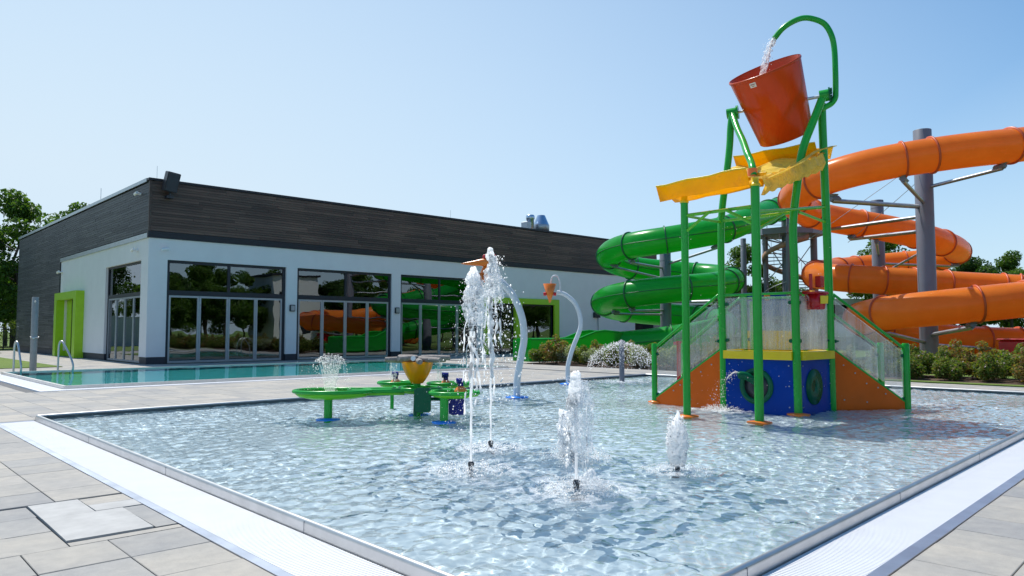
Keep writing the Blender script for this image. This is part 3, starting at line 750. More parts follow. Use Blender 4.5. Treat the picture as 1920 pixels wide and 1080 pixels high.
# fixtures on the walls
for x, lab in ((17.52, 'square wall lamp between the first and second tall windows'), (23.92, 'square wall lamp between the second and third tall windows')):
    t = thing('wall_lamp', lab, 'lamp', (x, BY, 2.65), 'square wall lamps between the windows')
    build(MB().box((x - .13, BY - .12, 2.48), (x + .13, BY, 2.82), .02), 'housing', 'dark', t)
    build(MB().box((x - .1, BY - .135, 2.52), (x + .1, BY - .12, 2.78), .005), 'lens', 'alu', t)
def camera_fix(p, d, label):
    t = thing('security_camera', label, 'camera', p, 'small white cameras on the walls')
    P = Vector(p); D = Vector(d)
    build(MB().tube([P, P + D * .16], .05, 10), 'bracket', 'white_plastic', t)
    S_ = Vector((-D.y, D.x, 0)); q = P + D * .22
    build(MB().tube([q - S_ * .16 + Vector((0, 0, -.03)), q + S_ * .16 + Vector((0, 0, .03))], .065, 12), 'camera_body', 'white_plastic', t)
camera_fix((11.24, BY, 5.18), (0, -1, 0), 'small white camera on the front wall above the first window')
camera_fix((BX, 36.55, 5.22), (-1, 0, 0), 'small white camera on the side wall near the corner')
camera_fix((BX, 51.1, 5.04), (-1, 0, 0), 'small white camera beside the timber cladding on the side wall')
camera_fix((BX - .03, 36.2, 7.8), (-1, 0, 0), 'white floodlight high on the grey timber beside the roof corner')
t = thing('wall_box', 'grey junction box low on the timber cladding left of the green entrance', 'junction box', (BX, 51.8, 2.3))
build(MB().box((BX - .2, 51.75, 2.1), (BX - .04, 52.0, 2.5), .03), 'box', 'alu', t)
t = thing('loudspeaker', 'black outdoor loudspeaker tilted on the roof corner above the brown timber', 'loudspeaker', (11.3, 34.9, 7.75))
cx, cz = 11.32, 8.2
c, s_ = math.cos(.12), math.sin(.12)
def tilt(m, piv, a):
    cb, sb_ = math.cos(.13), math.sin(.13); m.v = [(11.34 + (x - 11.34) * cb + (z - 8.2) * sb_, y, 8.2 - (x - 11.34) * sb_ + (z - 8.2) * cb) for x, y, z in m.v]
    ca, sa = math.cos(a), math.sin(a)
    m.v = [(x, piv[1] + (y - piv[1]) * ca - (z - piv[2]) * sa, piv[2] + (y - piv[1]) * sa + (z - piv[2]) * ca) for x, y, z in m.v]
    return m
build(tilt(MB().box((11.06, 34.38, 7.78), (11.62, 34.78, 8.68), .03), (0, 34.6, 8.2), .22), 'cabinet', 'dark', t)
build(tilt(MB().box((11.09, 34.35, 7.82), (11.59, 34.38, 8.64), .01), (0, 34.6, 8.2), .22), 'grille', 'plinth', t)
build(MB().box((11.2, 34.6, 7.5), (11.48, 34.97, 7.62)).box((11.3, 34.62, 7.6), (11.38, 34.7, 7.9)), 'bracket', 'dark', t)
# ---------------------------------------------------------------- trees and shrubs
def leaf_quads(m, c, rad, n, size, rnd, up=.3, shell=True):
    for _ in range(n):
        d = Vector((rnd.gauss(0, 1), rnd.gauss(0, 1), rnd.gauss(0, 1))).normalized()
        r = rnd.random() ** (.33 if not shell else .22)
        p = Vector(c) + Vector((d.x * rad[0], d.y * rad[1], d.z * rad[2])) * r
        nrm = (d * .6 + Vector((rnd.gauss(0, .6), rnd.gauss(0, .6), rnd.gauss(0, .6) + up))).normalized()
        a = nrm.orthogonal().normalized(); a = Matrix.Rotation(rnd.random() * 6.28, 3, nrm) @ a; b = nrm.cross(a)
        s = size * rnd.uniform(.6, 1.25); w = s * rnd.uniform(.45, .65)
        m.add([p - a * s * .5, p + b * w * .5 + nrm * s * .08, p + a * s * .5, p - b * w * .5 + nrm * s * .08], [(0, 1, 2, 3)])

def make_tree(seed, mat, width=1., nclump=46, leaves=130, lsize=.27):
    """a 10 m tree standing at the origin: trunk with limbs, and a crown of leaf clumps at the twig ends"""
    rnd = random.Random(seed)
    t = thing('tree', 'tree', 'tree', (0, 0, 0))
    tr = MB(); cr = MB()
    trunk = [Vector((rnd.gauss(0, .08) * i, rnd.gauss(0, .08) * i, z)) for i, z in enumerate((0, 1.2, 2.4, 3.8, 5.4, 7.2, 8.6))]
    tr.tube(trunk, [.24, .19, .17, .14, .10, .06, .02], 9)
    ends = []
    for k in range(15):
        h = rnd.uniform(1.9, 7.4); f = h / 8.6; b = Vector((0, 0, h)); a = k * 2.4 + rnd.random()
        L = width * (3.1 * math.sin(math.pi * min(1, max(.18, f * .86 + .12))) ** .7) * rnd.uniform(.75, 1.1)
        d = Vector((math.cos(a), math.sin(a), 0)); rise = rnd.uniform(.2, .55)
        pts = [b, b + d * L * .35 + UP * L * rise * .25, b + d * L * .7 + UP * L * rise * .6, b + d * L + UP * L * rise]
        tr.tube(pts, [.07 * (1.3 - f), .05 * (1.3 - f), .03, .012], 6)
        ends += [pts[3], pts[2] + Vector((rnd.gauss(0, .4), rnd.gauss(0, .4), rnd.gauss(0, .3))), pts[2] * .5 + pts[3] * .5 + Vector((rnd.gauss(0, .6), rnd.gauss(0, .6), rnd.gauss(0, .4)))]
    ends += [Vector((rnd.gauss(0, .5), rnd.gauss(0, .5), 8.4 + rnd.random() * 1.0)) for _ in range(5)]
    rnd.shuffle(ends)
    for i in range(nclump):
        c = ends[i % len(ends)] + Vector((rnd.gauss(0, .25), rnd.gauss(0, .25), rnd.gauss(0, .2)))
        s = rnd.uniform(.6, 1.15)
        leaf_quads(cr, c, (s * 1.05, s * 1.05, s * .7), int(leaves * s), lsize, rnd)
    build(tr, 'trunk', 'bark', t); o = build(cr, 'crown', mat, t); 
    return t
def place(proto, first, loc, rz, sc, label, group=None, sz=None):
    o = proto if first else copy_tree(proto)
    o.location = loc; o.rotation_euler = (0, 0, rz); o.scale = (sc, sc, sz or sc); o['label'] = label
    if group: o['group'] = group
    return o
TA = make_tree(21, 'leaf_a', 1.1, 95, 260, .3); TBt = make_tree(22, 'leaf_b', 1.2, 105, 270, .3); TC = make_tree(23, 'leaf_a', .85, 80, 240, .27); TB = TBt
def at(x, d, z=0.): # metres to the right and ahead of the camera
    return (x * .728 + d * .6856, -x * .6856 + d * .728, z)
trees = [   # proto, location, turn, scale, z scale, label
 (TA, (12.6, 78, 0), .3, 1.30, 1.42, 'tallest leafy tree rising behind the far left end of the timber wall'),
 (TB, (7.4, 80, 0), 1.7, 1.15, 1.15, 'dark tree at the left edge behind the white garden wall'),
 (TA, (17.8, 80, 0), 2.6, 1.2, 1.38, 'tree whose top just clears the sloping roof edge on the left'),
 (TB, (3.0, 86, 0), .9, 1.3, 1.25, 'broad dark tree furthest left beyond the lawn'),
 (TC, at(29.3, 57), .5, .95, .93, 'bright green tree seen between the orange slide loops'),
 (TC, at(14.5, 46), 2.5, .62, .7, 'slender tree beside the foot of the slide tower'),
 (TB, at(37, 64), 3.3, .85, .8, 'dark round tree low beside the grey pillar of the orange slide'),
 (TB, at(48.5, 78), 1.1, .95, .95, 'dark tree on the horizon right of the orange loops'),
 (TA, at(53, 78), 2.1, .9, 1.0, 'mid green tree on the horizon near the right edge'),
 (TB, at(58, 80), .2, 1.1, 1.12, 'tallest dark tree at the right edge of the horizon'),
 (TB, at(44, 84), 4.2, .8, .7, 'small dark tree on the horizon above the orange slide'),
 (TB, at(24.5, 66), 2.9, .8, .62, 'low bushy tree behind the middle of the slide tower'),
 (TB, at(20, 64), 1.9, .75, .55, 'low dark tree behind the green slide loops'),
]
used = set()
for p, loc, rz, sc, sz, lab in trees:
    place(p, id(p) not in used, loc, rz, sc, lab, 'trees beyond the water park', sz); used.add(id(p))
for i, (x, y, s) in enumerate([(9.5, 90, .8), (13.5, 88, .85), (6, 92, .9), (17, 92, .8)]): place(TB, False, (x, y, 0), i * 1.1, s, 'dark undergrowth tree filling the gap below the tall trees, %s along the wall' % ORD[i], 'trees beyond the water park')
# the park goes on behind the camera: these trees and the white house show in the window panes
k = 0
for x, y, sc in [(22, -24, .95), (30, -20, .85), (36, -27, 1.0), (47, -30, 1.05), (53, -22, .9), (60, -28, 1.1), (69, -22, 1.0), (78, -25, 1.05), (16, -22, .9), (88, -18, 1.), (26, -34, 1.3), (40, -36, 1.2), (65, -38, 1.3) , (20, -13, .8), (27, -12, .75), (33.5, -13, .85), (49, -12, .8), (56, -14, .9), (64, -12, .85), (73, -14, .95), (83, -12, .9), (38.5, -19, .9)]:
    place([TA, TB, TC][k % 3], False, (x, y, 0), k * 1.3, sc, 'tree of the park mirrored in the tall front windows', 'park trees mirrored in the front windows'); k += 1
for x, y, sc in [(-14, 52, 1.), (-16, 62, 1.1), (-13, 72, .95), (-18, 82, 1.1), (-22, 95, 1.3), (-12, 105, 1.2)]:
    place([TB, TA][k % 2], False, (x, y, 0), k * 1.3, sc, 'tree beyond the lawn mirrored in the side window', 'park trees mirrored in the side window'); k += 1
hs = thing('white_house', 'white rendered house mirrored in the first tall window', 'house', (43, -16, 0))
m = MB().box((40.5, -22, 0), (46.5, -15, 8.2)); build(m, 'wall', 'offwhite', hs)
build(MB().box((40.2, -22.3, 8.2), (46.8, -14.7, 8.5)), 'roof', 'fascia', hs)
for x in (41.3, 43.8): build(MB().box((x, -15.04, 1.2), (x + 1.5, -14.98, 3.4)), 'window', 'frame', hs)
build(MB().box((41.3, -15.04, 5), (42.8, -14.98, 6.4)), 'window', 'frame', hs)

def make_shrub(seed, mat, h=.8, r=.5, flowers=14, n=1100, ls=.075, pet='petal'):
    rnd = random.Random(seed); t = thing('shrub', 'shrub', 'shrub', (0, 0, 0)); f = MB(); st = MB(); fl = MB()
    for k in range(16):
        a = rnd.random() * 6.28; q = rnd.random() ** .6 * r * .85; top = Vector((math.cos(a) * q, math.sin(a) * q, h * rnd.uniform(.6, 1.05) * (1 - .35 * q / r)))
        st.tube([Vector((top.x * .2, top.y * .2, 0)), Vector((top.x * .7, top.y * .7, top.z * .5)), top], [.008, .006, .004], 4, False)
        s = rnd.uniform(.13, .22); leaf_quads(f, top - UP * s * .4, (s, s, s * .9), int(n / 30), ls, rnd, .5)
        mid = Vector((top.x * .75, top.y * .75, top.z * .55)); leaf_quads(f, mid, (s * 1.2, s * 1.2, s * 1.1), int(n / 30), ls, rnd, .4)
        if k < flowers: 
            p = top + Vector((rnd.gauss(0, .07), rnd.gauss(0, .07), rnd.uniform(-.1, .06))); leaf_quads(fl, p, (.025, .025, .02), 9, .045, rnd)
    build(st, 'stem', 'bark', t); build(f, 'leaf_mass', mat, t)
    if flowers: build(fl, 'flower_mass', pet, t)
    return t
S1, S2, S3 = make_shrub(1, 'leaf_s', .9, .58, 14, 3000, .085), make_shrub(2, 'leaf_r', 1.02, .55, 10, 3000, .085), make_shrub(3, 'leaf_s', .75, .62, 4, 3000, .085)
S4 = make_shrub(4, 'silver_leaf', .9, .65, 16, 3000, .07)
used = set(); rnd = random.Random(9)
def shrubs(rows, group, what, lm):
    lm = lm
    for i, (p, x, y, s) in enumerate(rows):
        place(p, id(p) not in used, (x, y, 0), rnd.random() * 6.28, s, what[i % len(what)].format(ORD[i % 24]) if '{}' in what[i % len(what)] else what[i % len(what)], group); used.add(id(p))
K = {S1: 'green bush with small pale flowers', S2: 'reddish tipped bush with pale flowers', S3: 'low spreading green bush', S4: 'silvery bush with white flowers'}
def bed(xs, y0, y1, step, protos, group, where):
    i = 0; y = y0
    while y < y1:
        p = protos[i % len(protos)]; lab = '%s, %s %s' % (K[p], ORD[i % 24], where)
        o = place(p, id(p) not in used, (xs + rnd.gauss(0, .12), y + rnd.gauss(0, .1), 0), rnd.random() * 6.28, rnd.uniform(.9, 1.25), lab, group); used.add(id(p))
        y += step * rnd.uniform(.85, 1.15); i += 1
bed(24.35, 13.2, 24.0, .85, [S1, S4, S2, S1, S4], 'bushes along the front of the middle bed', 'in the middle bed\'s front row')
bed(25.3, 13.6, 23.6, .95, [S4, S1, S2], 'bushes along the back of the middle bed', 'in the middle bed\'s back row')
bed(24.75, -6.5, 8.6, .98, [S3, S1, S2, S1, S3], 'bushes along the front of the right bed', 'in the right bed\'s front row')
bed(25.75, -6.0, 9.5, 1.0, [S2, S1, S1], 'bushes along the back of the right bed', 'in the right bed\'s back row')
bed(26.5, -4.5, 9.0, 1.25, [S2, S1], 'taller bushes at the back of the right bed', 'in the right bed\'s rearmost row')
bed(25.1, 9.2, 13, 1.0, [S1, S2, S3], 'bushes behind the climbing frame', 'behind the climbing frame')
# far left: bush, railings, white garden wall
t = thing('garden_wall', 'white garden wall at the left edge under the dark trees', 'wall', (5, 76, 0))
build(MB().box((-12, 76, 0), (10.9, 76.3, 2.75)), 'wall', 'offwhite', t); build(MB().box((-12, 75.95, 2.75), (10.95, 76.35, 2.83)), 'coping', 'zinc', t)
t = thing('railing_fence', 'black metal railing in front of the yellow green hedge at the left edge', 'fence', (8, 69, 0))
for x in np.arange(4.2, 11.8, 1.25): build(MB().box((x, 69, 0), (x + .09, 69.09, 1.75)), 'post', 'dark', t)
build(MB().box((4.2, 69.02, .15), (11.7, 69.07, .2)).box((4.2, 69.02, 1.6), (11.7, 69.07, 1.65)), 'rail', 'dark', t)
m = MB()
for x in np.arange(4.3, 11.7, .14): m.box((x, 69.03, .2), (x + .02, 69.05, 1.6))
build(m, 'bar', 'dark', t, stuff=True)
hedge = MB(); r_ = random.Random(4)
for i in range(26): leaf_quads(hedge, (5.0 + i * .27 + r_.gauss(0, .15), 71 + r_.gauss(0, .4), r_.uniform(.4, 2.1)), (.7, .6, .6), 130, .15, r_)
tag(build(hedge, 'hedge', leaf_material('yellow_green_leaves', [(.09, .14, .02), (.2, .24, .04), (.26, .27, .07)]), None, (8, 71, 0)), 'yellow green hedge between the railing and the white garden wall', 'hedge')
# low neighbouring building behind the slides
t = thing('neighbour_building', 'low dark building with pale roof band glimpsed behind the slides', 'building', (56, 33, 0))
def obox(m, cx, cy, L, D_, z0, z1):
    a = Vector((.728, -.6856)); b = Vector((.6856, .728)); c = Vector((cx, cy))
    return m.prism([tuple(c - a * L / 2 - b * D_ / 2), tuple(c + a * L / 2 - b * D_ / 2), tuple(c + a * L / 2 + b * D_ / 2), tuple(c - a * L / 2 + b * D_ / 2)], z0, z1)
build(obox(MB(), 58.5, 31.5, 24, 6, 0, 3.5), 'wall', 'fascia', t); build(obox(MB(), 58.5, 31.5, 25, 7, 3.6, 4.1), 'roof', 'offwhite', t); build(obox(MB(), 58.5, 31.5, 24.6, 6.6, 3.5, 3.6), 'soffit', 'plinth', t)
for q in (-9, -6, -3, 0, 3, 6, 9):
    build(obox(MB(), 58.5 + .728 * q - .6856 * 3.05, 31.5 - .6856 * q - .728 * 3.05, 1.6, .1, 1.0, 2.8), 'window', 'alu', t)

# ---------------------------------------------------------------- tube slides
ORANGE = [(43.44, 4.9, 10.68), (38.38, 5.72, 9.68), (35.05, 7.11, 9.0), (33.22, 8.52, 8.72), (31.79, 10.03, 8.45), (31.02, 11.38, 8.25), (30.6, 12.73, 8.0), (30.83, 14.09, 7.76), (32.61, 15.57, 7.62), (35.36, 16.46, 7.46), (37.69, 16.01, 7.23), (39.11, 14.97, 6.99), (41.22, 13.63, 6.63), (43.83, 12.91, 6.31), (48.07, 13.17, 6.12), (51.46, 15.04, 6.04), (51.09, 16.96, 5.95), (49.08, 18.86, 5.67), (46.66, 19.56, 5.38), (42.49, 19.06, 4.92), (38.69, 17.27, 4.43), (37.36, 15.67, 4.17), (37.63, 14.48, 4.04), (38.92, 12.95, 3.89), (40.82, 11.14, 3.71), (42.47, 9.29, 3.56), (42.38, 7.47, 3.35), (39.41, 6.49, 3.06), (35.72, 6.47, 2.83), (33.78, 7.05, 2.71), (32.38, 8.36, 2.51), (31.52, 10.12, 2.32), (31.73, 11.5, 2.2), (33.52, 13.13, 2.02), (36.52, 13.63, 1.71), (38.62, 12.91, 1.37), (40.38, 11.57, 1.09), (42.66, 9.42, 0.95), (45.32, 6.91, 0.88)]
GREEN = [(41.51, 20.73, 8.76), (39.71, 20.54, 8.34), (36.5, 20.12, 7.5), (34.42, 20.2, 6.81), (32.7, 21.04, 6.42), (31.6, 21.92, 6.16), (31.05, 23.21, 6.04), (31.19, 24.81, 5.9), (32.24, 26.32, 5.71), (34.44, 27.39, 5.47), (36.15, 27.03, 5.22), (37.49, 26.23, 5.13), (38.5, 24.82, 4.93), (38.55, 23.04, 4.7), (37.14, 21.39, 4.34), (34.69, 20.88, 3.94), (32.97, 21.26, 3.75), (31.58, 21.94, 3.61), (30.65, 23.28, 3.43), (30.79, 24.87, 3.27), (32.03, 26.53, 3.08), (34.33, 27.64, 2.83), (36.31, 27.19, 2.61), (37.59, 26.14, 2.48), (38.28, 24.72, 2.33), (38.11, 22.98, 2.13), (36.86, 21.66, 1.85), (35.07, 21.0, 1.56), (33.33, 21.22, 1.28), (32.13, 22.37, 1.03), (31.49, 23.6, 0.86), (30.86, 24.81, 0.74)]
def slide(pts, r, mat, fmat, root, rings, seam=None, it=26):
    P = resample(relax(resample(smooth_path(pts, 10), .18), it), .18)
    marks = set()
    for px, py in rings:
        best = min(range(3, len(P) - 3), key=lambda i: (lambda q: 1e9 if q is None else (q[0] - px) ** 2 + (q[1] - py) ** 2)(proj(P[i]))); marks.add(best)
    marks = sorted(marks); full = [0]
    for a in marks + [len(P) - 1]:
        while a - full[-1] > 26: full.append(full[-1] + 19)
        if a - full[-1] > 3: full.append(a)
    for a, b in zip(full, full[1:]):
        build(MB().tube(P[a:b + 1], r, 40, False), 'slide_section', mat, root)
    for a in full:
        T = (P[min(a + 1, len(P) - 1)] - P[max(a - 1, 0)]).normalized(); c = P[a]
        m = MB().tube([c - T * .035, c - T * .03, c + T * .03, c + T * .035], [r - .02, r + .07, r + .07, r - .02], 40, False)
        f = build(m, 'flange', fmat, root)
    if seam:
        ax = Vector((*seam, 0)); Q = []
        for p in P:
            d = p - ax; d.z = 0; Q.append(p + d.normalized() * (r + .012))
        build(MB().tube(Q, .022, 6), 'seam', fmat, root)
        Q = []
        for p in P:
            d = p - ax; d.z = 0; Q.append(p - d.normalized() * (r + .012))
        build(MB().tube(Q, .022, 6), 'seam', fmat, root)
    return P
og = thing('orange_tube_slide', 'closed orange tube slide winding in big loops round grey pillars', 'water slide', (35.4, 10.9, 0))
OP = slide(ORANGE, .69, 'slide_orange', 'flange_orange', og, [(1895, 272), (1742, 291), (1692, 299), (1487, 372), (1612, 420), (1765, 458), (1802, 472), (1697, 488), (1572, 504), (1531, 512), (1656, 527), (1715, 529), (1772, 533), (1882, 540), (1912, 541), (1827, 571), (1657, 588), (1612, 598), (1910, 641), (1721, 629)])
gs = thing('green_tube_slide', 'closed green tube slide spiralling down to an open run-out beside the pool building', 'water slide', (34.5, 24, 0))
GP = slide(GREEN, .69, 'slide_green', 'flange_green', gs, [(1440, 398), (1358, 431), (1182, 460), (1141, 480), (1240, 509), (1306, 515), (1374, 525), (1362, 530), (1182, 551), (1131, 567), (1240, 590), (1306, 596), (1342, 602)], (34.5, 24.05))
# run-out: open flume with humped side walls, then a two-tier trough
e = GP[-1]; d1 = Vector((25.45 - e.x, 26.15 - e.y, 0)); LT = d1.length; d1.normalize(); n1 = Vector((d1.y, -d1.x, 0))
if n1.dot(Vector((-.6856, -.728, 0))) < 0: n1 = -n1           # n1 points towards the pool
def strip(m, offs, th):
    """upright wall along the run-out: offs = list of (distance along, height), side offset fixed"""
    pass
q0 = Vector((e.x, e.y, 0)); u_ = LT / 4.9; prof = [(0, 1.40), (.25, 1.43), (.6 * u_, 1.46), (1.0 * u_, 1.5), (1.5 * u_, 1.44), (2.0 * u_, 1.26), (2.35 * u_, 1.12), (2.7 * u_, 1.08), (LT, 1.08)]
for side, mt in ((.68, 'slide_green'), (-.68, 'slide_green')):
    m = MB(); vs = []
    for s, h in prof:
        c = q0 + d1 * s + n1 * side
        vs += [c + UP * (.50 if side > 0 else .12) - n1 * .03, c + UP * h - n1 * .03, c + UP * h + n1 * .03, c + UP * (.50 if side > 0 else .12) + n1 * .03]
    k = len(prof); fs = [(4 * i + j, 4 * i + (j + 1) % 4, 4 * i + 4 + (j + 1) % 4, 4 * i + 4 + j) for i in range(k - 1) for j in range(4)] + [(0, 3, 2, 1), (4 * k - 4, 4 * k - 3, 4 * k - 2, 4 * k - 1)]
    m.add(vs, fs); build(m, 'flume_wall', mt, gs)
    build(MB().tube([q0 + d1 * s + n1 * side + UP * h for s, h in prof], .05, 8), 'flume_rim', 'green_paint', gs)
a = q0 + d1 * 0; b = q0 + d1 * LT
build(MB().plate([a + n1 * .62 + UP * .42, b + n1 * .62 + UP * .42, b - n1 * .62 + UP * .42, a - n1 * .62 + UP * .42], .06), 'flume_floor', 'green_paint', gs)
c0 = q0 + d1 * 1.8; c1 = q0 + d1 * (LT + .2)
build(MB().plate([c0 + n1 * .9 + UP * .0, c1 + n1 * .9, c1 + n1 * .9 + UP * .58, c0 + n1 * .9 + UP * .58], .06).plate([c0 + n1 * .9 + UP * .56, c1 + n1 * .9 + UP * .56, c1 + n1 * .6 + UP * .56, c0 + n1 * .6 + UP * .56], .05).plate([c1 + n1 * .9, c1 - n1 * .7, c1 - n1 * .7 + UP * 1.06, c1 + n1 * .6 + UP * 1.06, c1 + n1 * .6 + UP * .58, c1 + n1 * .9 + UP * .58], .06), 'trough_side', 'slide_green', gs)
build(MB().tube([c0 + n1 * .92 + UP * .57, c1 + n1 * .92 + UP * .57], .04, 8), 'trough_rim', 'green_paint', gs)
MAT['hood'] = fibreglass('pale_green_hood', (.22, .55, .22), .3, (.4, .8, .2))
build(MB().tube([e, e + d1 * .3, q0 + d1 * .6 + UP * .82], [.71, .72, .69], 30, False), 'end_hood', 'hood', gs)
for s in (.4, 1.8): build(MB().box(tuple(q0 + d1 * s + Vector((-.08, -.08, 0))), tuple(q0 + d1 * s + Vector((.08, .08, .4)))), 'foot', 'pillar', gs)
# red stop box at the orange run-out
rb_ = at(*[(1905 - 960) / 1376.5 * 29.5, 29.5], 0)
t = thing('red_start_box', 'red plastic box in front of the lowest orange slide tube', 'box', rb_)
x, y, _ = rb_; build(MB().box((x - .6, y - .5, .1), (x + .5, y + .5, 1.12), .06), 'tub', 'red', t); build(MB().box((x - .66, y - .56, 1.12), (x + .56, y + .56, 1.18), .02), 'lid', 'red', t)

def pillar(x, y, r, h, label, arms, name='slide_pillar'):
    t = thing(name, label, 'pillar', (x, y, 0), 'grey steel pillars carrying the slides')
    build(MB().lathe((x, y, 0), [(r, 0), (r, h - .01), (r - .01, h)], 32), 'shaft', 'pillar', t)
    build(MB().lathe((x, y, 0), [(r + .2, 0), (r + .2, .05)], 24).lathe((x, y, h - .5), [(r + .006, 0), (r + .006, .03)], 32), 'base_plate', 'pillar', t)
    for a, b, w in arms:
        A, B = Vector(a), Vector(b); d = (B - A).normalized()
        build(MB().tube([A, B], w, 4), 'arm', 'galv', t)
        build(MB().tube([A - d * .02, A + d * .22], w * 1.7, 4).tube([B - d * .35 + UP * .09, B + d * .1 + UP * .09], w * 1.5, 4).tube([B + UP * .1, B + UP * .26], [w * .6, w * 2.6], 8), 'clamp', 'pillar', t)
    return t
def nearest(px, py, P):
    i = min(range(len(P)), key=lambda i: (lambda q: 1e9 if q is None else (q[0] - px) ** 2 + (q[1] - py) ** 2)(proj(P[i]))); return P[i]
def under(px, py, P): return nearest(px, py, P) - UP * .88
x, y = 35.36, 10.93
pl = pillar(x, y, .37, 10.4, 'thick grey pillar in front at the centre of the orange slide', [
    ((x, y, 7.8), under(1880, 272, OP), .08), ((x, y, 6.96), under(1560, 330, OP) - UP * .15, .1), ((x, y, 6.56), under(1545, 412, OP) + UP * .2, .09),
    ((x, y, 5.9), under(1592, 418, OP), .09), ((x, y, 7.1), under(1697, 298, OP), .1), ((x, y, 1.3), under(1826, 571, OP), .09), ((x, y, 5.06), under(1660, 488, OP) + UP * .35, .07), ((x, y, .95), under(1655, 588, OP) + UP * .15, .08), ((x, y, 2.8), under(1910, 541, OP), .08), ((x, y, .9), under(1880, 641, OP) + UP * .5, .06)])
rd = MB()
for a, b in (((35.2, 11.0, 9.3), (31.3, 14.2, 7.1)), ((35.2, 11.0, 9.0), (35.4, 16.2, 6.0)), ((35.2, 11.0, 8.2), (38.1, 15.4, 6.0))): rd.tube([a, b], .014, 6)
build(rd, 'tie_rod', 'galv', pl)
x, y = 44.7, 16.35
pillar(x, y, .35, 9.1, 'grey pillar further back behind the orange slide loops', [((x, y, 5.4), under(1797, 472, OP), .07), ((x, y, 5.9), under(1640, 424, OP), .08), ((x, y, 4.6), under(1600, 501, OP), .07)])
x, y = 34.5, 24.05
pillar(x, y, .31, 5.9, 'grey pillar at the centre of the green spiral slide', [((x, y, 5.0), under(1182, 460, GP), .07), ((x, y, 5.2), under(1345, 434, GP), .07), ((x, y, 4.25), under(1245, 509, GP), .07), ((x, y, 4.4), under(1150, 475, GP) + UP * .1, .06), ((x, y, 2.65), under(1182, 551, GP), .07), ((x, y, 2.4), under(1150, 560, GP), .06), ((x, y, 3.1), under(1345, 534, GP), .07), ((x, y, 1.75), under(1240, 590, GP), .07)])
pillar(40.0, 22.3, .16, 7.0, 'thin grey pillar right of the green spiral', [])
pillar(43.5, 7.6, .25, 2.4, 'short grey pillar under the right end of the orange slide', [])

# stair tower behind, where the green slide starts
tw = thing('slide_tower', 'grey steel stair tower with platform at the top of the green slide', 'tower', (42, 20.4, 0))
for (x, y, h, r) in ((41.55, 21.7, 7.5, .15), (42.0, 20.6, 10.1, .26), (43.7, 19.7, 7.5, .2), (40.6, 19.8, 7.5, .14)): build(MB().lathe((x, y, 0), [(r, 0), (r, h)], 20), 'column', 'pillar', tw)
C = Vector((42.0, 20.4, 0)); oct_ = [tuple((C + (CR * math.cos(a) * 2.0 + CF * math.sin(a) * 1.75)).xy) for a in [i * math.pi / 4 + .39 for i in range(8)]]
build(MB().prism(oct_, 7.15, 7.5), 'platform', 'pillar', tw)
lat = MB()
for i in range(8):
    a, b = Vector((*oct_[i], 0)), Vector((*oct_[(i + 1) % 8], 0))
    lat.tube([a + UP * 7.5, a + UP * 8.6], .025, 6).tube([a + UP * 8.6, b + UP * 8.6], .025, 6).tube([a + UP * 8.05, b + UP * 8.05], .015, 6)
    lat.tube([a + UP * 7.15, C + UP * 6.6], .03, 6)
build(lat, 'railing', 'galv', tw)
st = MB(); hr = []; n = 38
for i in range(n):
    a = -1.2 - i * .36; z = 7.0 - i * .185
    p = C + CR * math.cos(a) * .25 + CF * math.sin(a) * .25; q = C + CR * math.cos(a) * 1.55 + CF * math.sin(a) * 1.55; w = (CR * -math.sin(a) + CF * math.cos(a)) * .13
    o = MB().plate([p - w * .4 + UP * z, q - w + UP * z, q + w + UP * z, p + w * .4 + UP * z], .04)
    build(o, 'tread', 'pillar', tw)
    hr.append(q + UP * (z + 1.0)); st.tube([q + UP * z, q + UP * (z + 1.0)], .012, 5)
build(MB().tube(smooth_path(hr, 2), .025, 6), 'handrail', 'galv', tw); build(st, 'baluster', 'galv', tw, stuff=True)
plv = []
for i in range(n):
    a = -1.2 - i * .36; z = 7.0 - i * .185; q = C + CR * math.cos(a) * 1.56 + CF * math.sin(a) * 1.56; plv += [q + UP * (z - .2), q + UP * (z + .12)]
sg = MB(); sg.add(plv, [(2 * i, 2 * i + 2, 2 * i + 3, 2 * i + 1) for i in range(n - 1)], True); 
o = build(sg, 'stringer', 'brownstairs', tw); md = o.modifiers.new('thick', 'SOLIDIFY'); md.thickness = .03
br = MB()
for a, b in (((41.55, 21.7, 7.0), (42, 20.6, 4.9)), ((43.7, 19.7, 6.9), (42, 20.6, 4.6)), ((43.7, 19.7, 4.9), (42, 20.6, 6.7)), ((41.55, 21.7, 4.4), (42, 20.6, 5.8)), ((40.6, 19.8, 6.9), (42, 20.6, 5.3))): br.tube([a, b], .03, 6)
build(br, 'brace', 'galv', tw)
# ---------------------------------------------------------------- poolside steelwork
def px(x, y, d):
    """point seen at pixel x, y of the photograph at d metres ahead of the camera (measuring aid)"""
    a = (x - 960) / 1376.5; b = -(y - 540) / 1376.5; c, s = math.cos(pit), math.sin(pit)
    ry = c - b * s; rz = s + b * c; t = d / ry; X = a * t
    return Vector((X * .728 + d * .6856, -X * .6856 + d * .728, 1.5 + rz * t))
t = thing('shower_post', 'tall stainless steel shower post on the paving behind the swimming pool', 'shower', (5.86, 32.3, 0))
build(MB().lathe((5.86, 32.3, 0), [(.115, 0), (.115, 2.74), (.1, 2.76)], 24), 'post', 'shower_steel', t)
build(MB().tube([(5.73, 32.25, 1.25), (5.99, 32.15, 1.25)], .03, 8).tube([(5.8, 32.17, 1.22), (5.8, 32.05, 1.22)], .035, 10), 'push_button', 'steel', t)
build(MB().tube([(5.84, 32.2, 2.6), (5.8, 32.02, 2.58)], .035, 10), 'shower_head', 'steel', t)
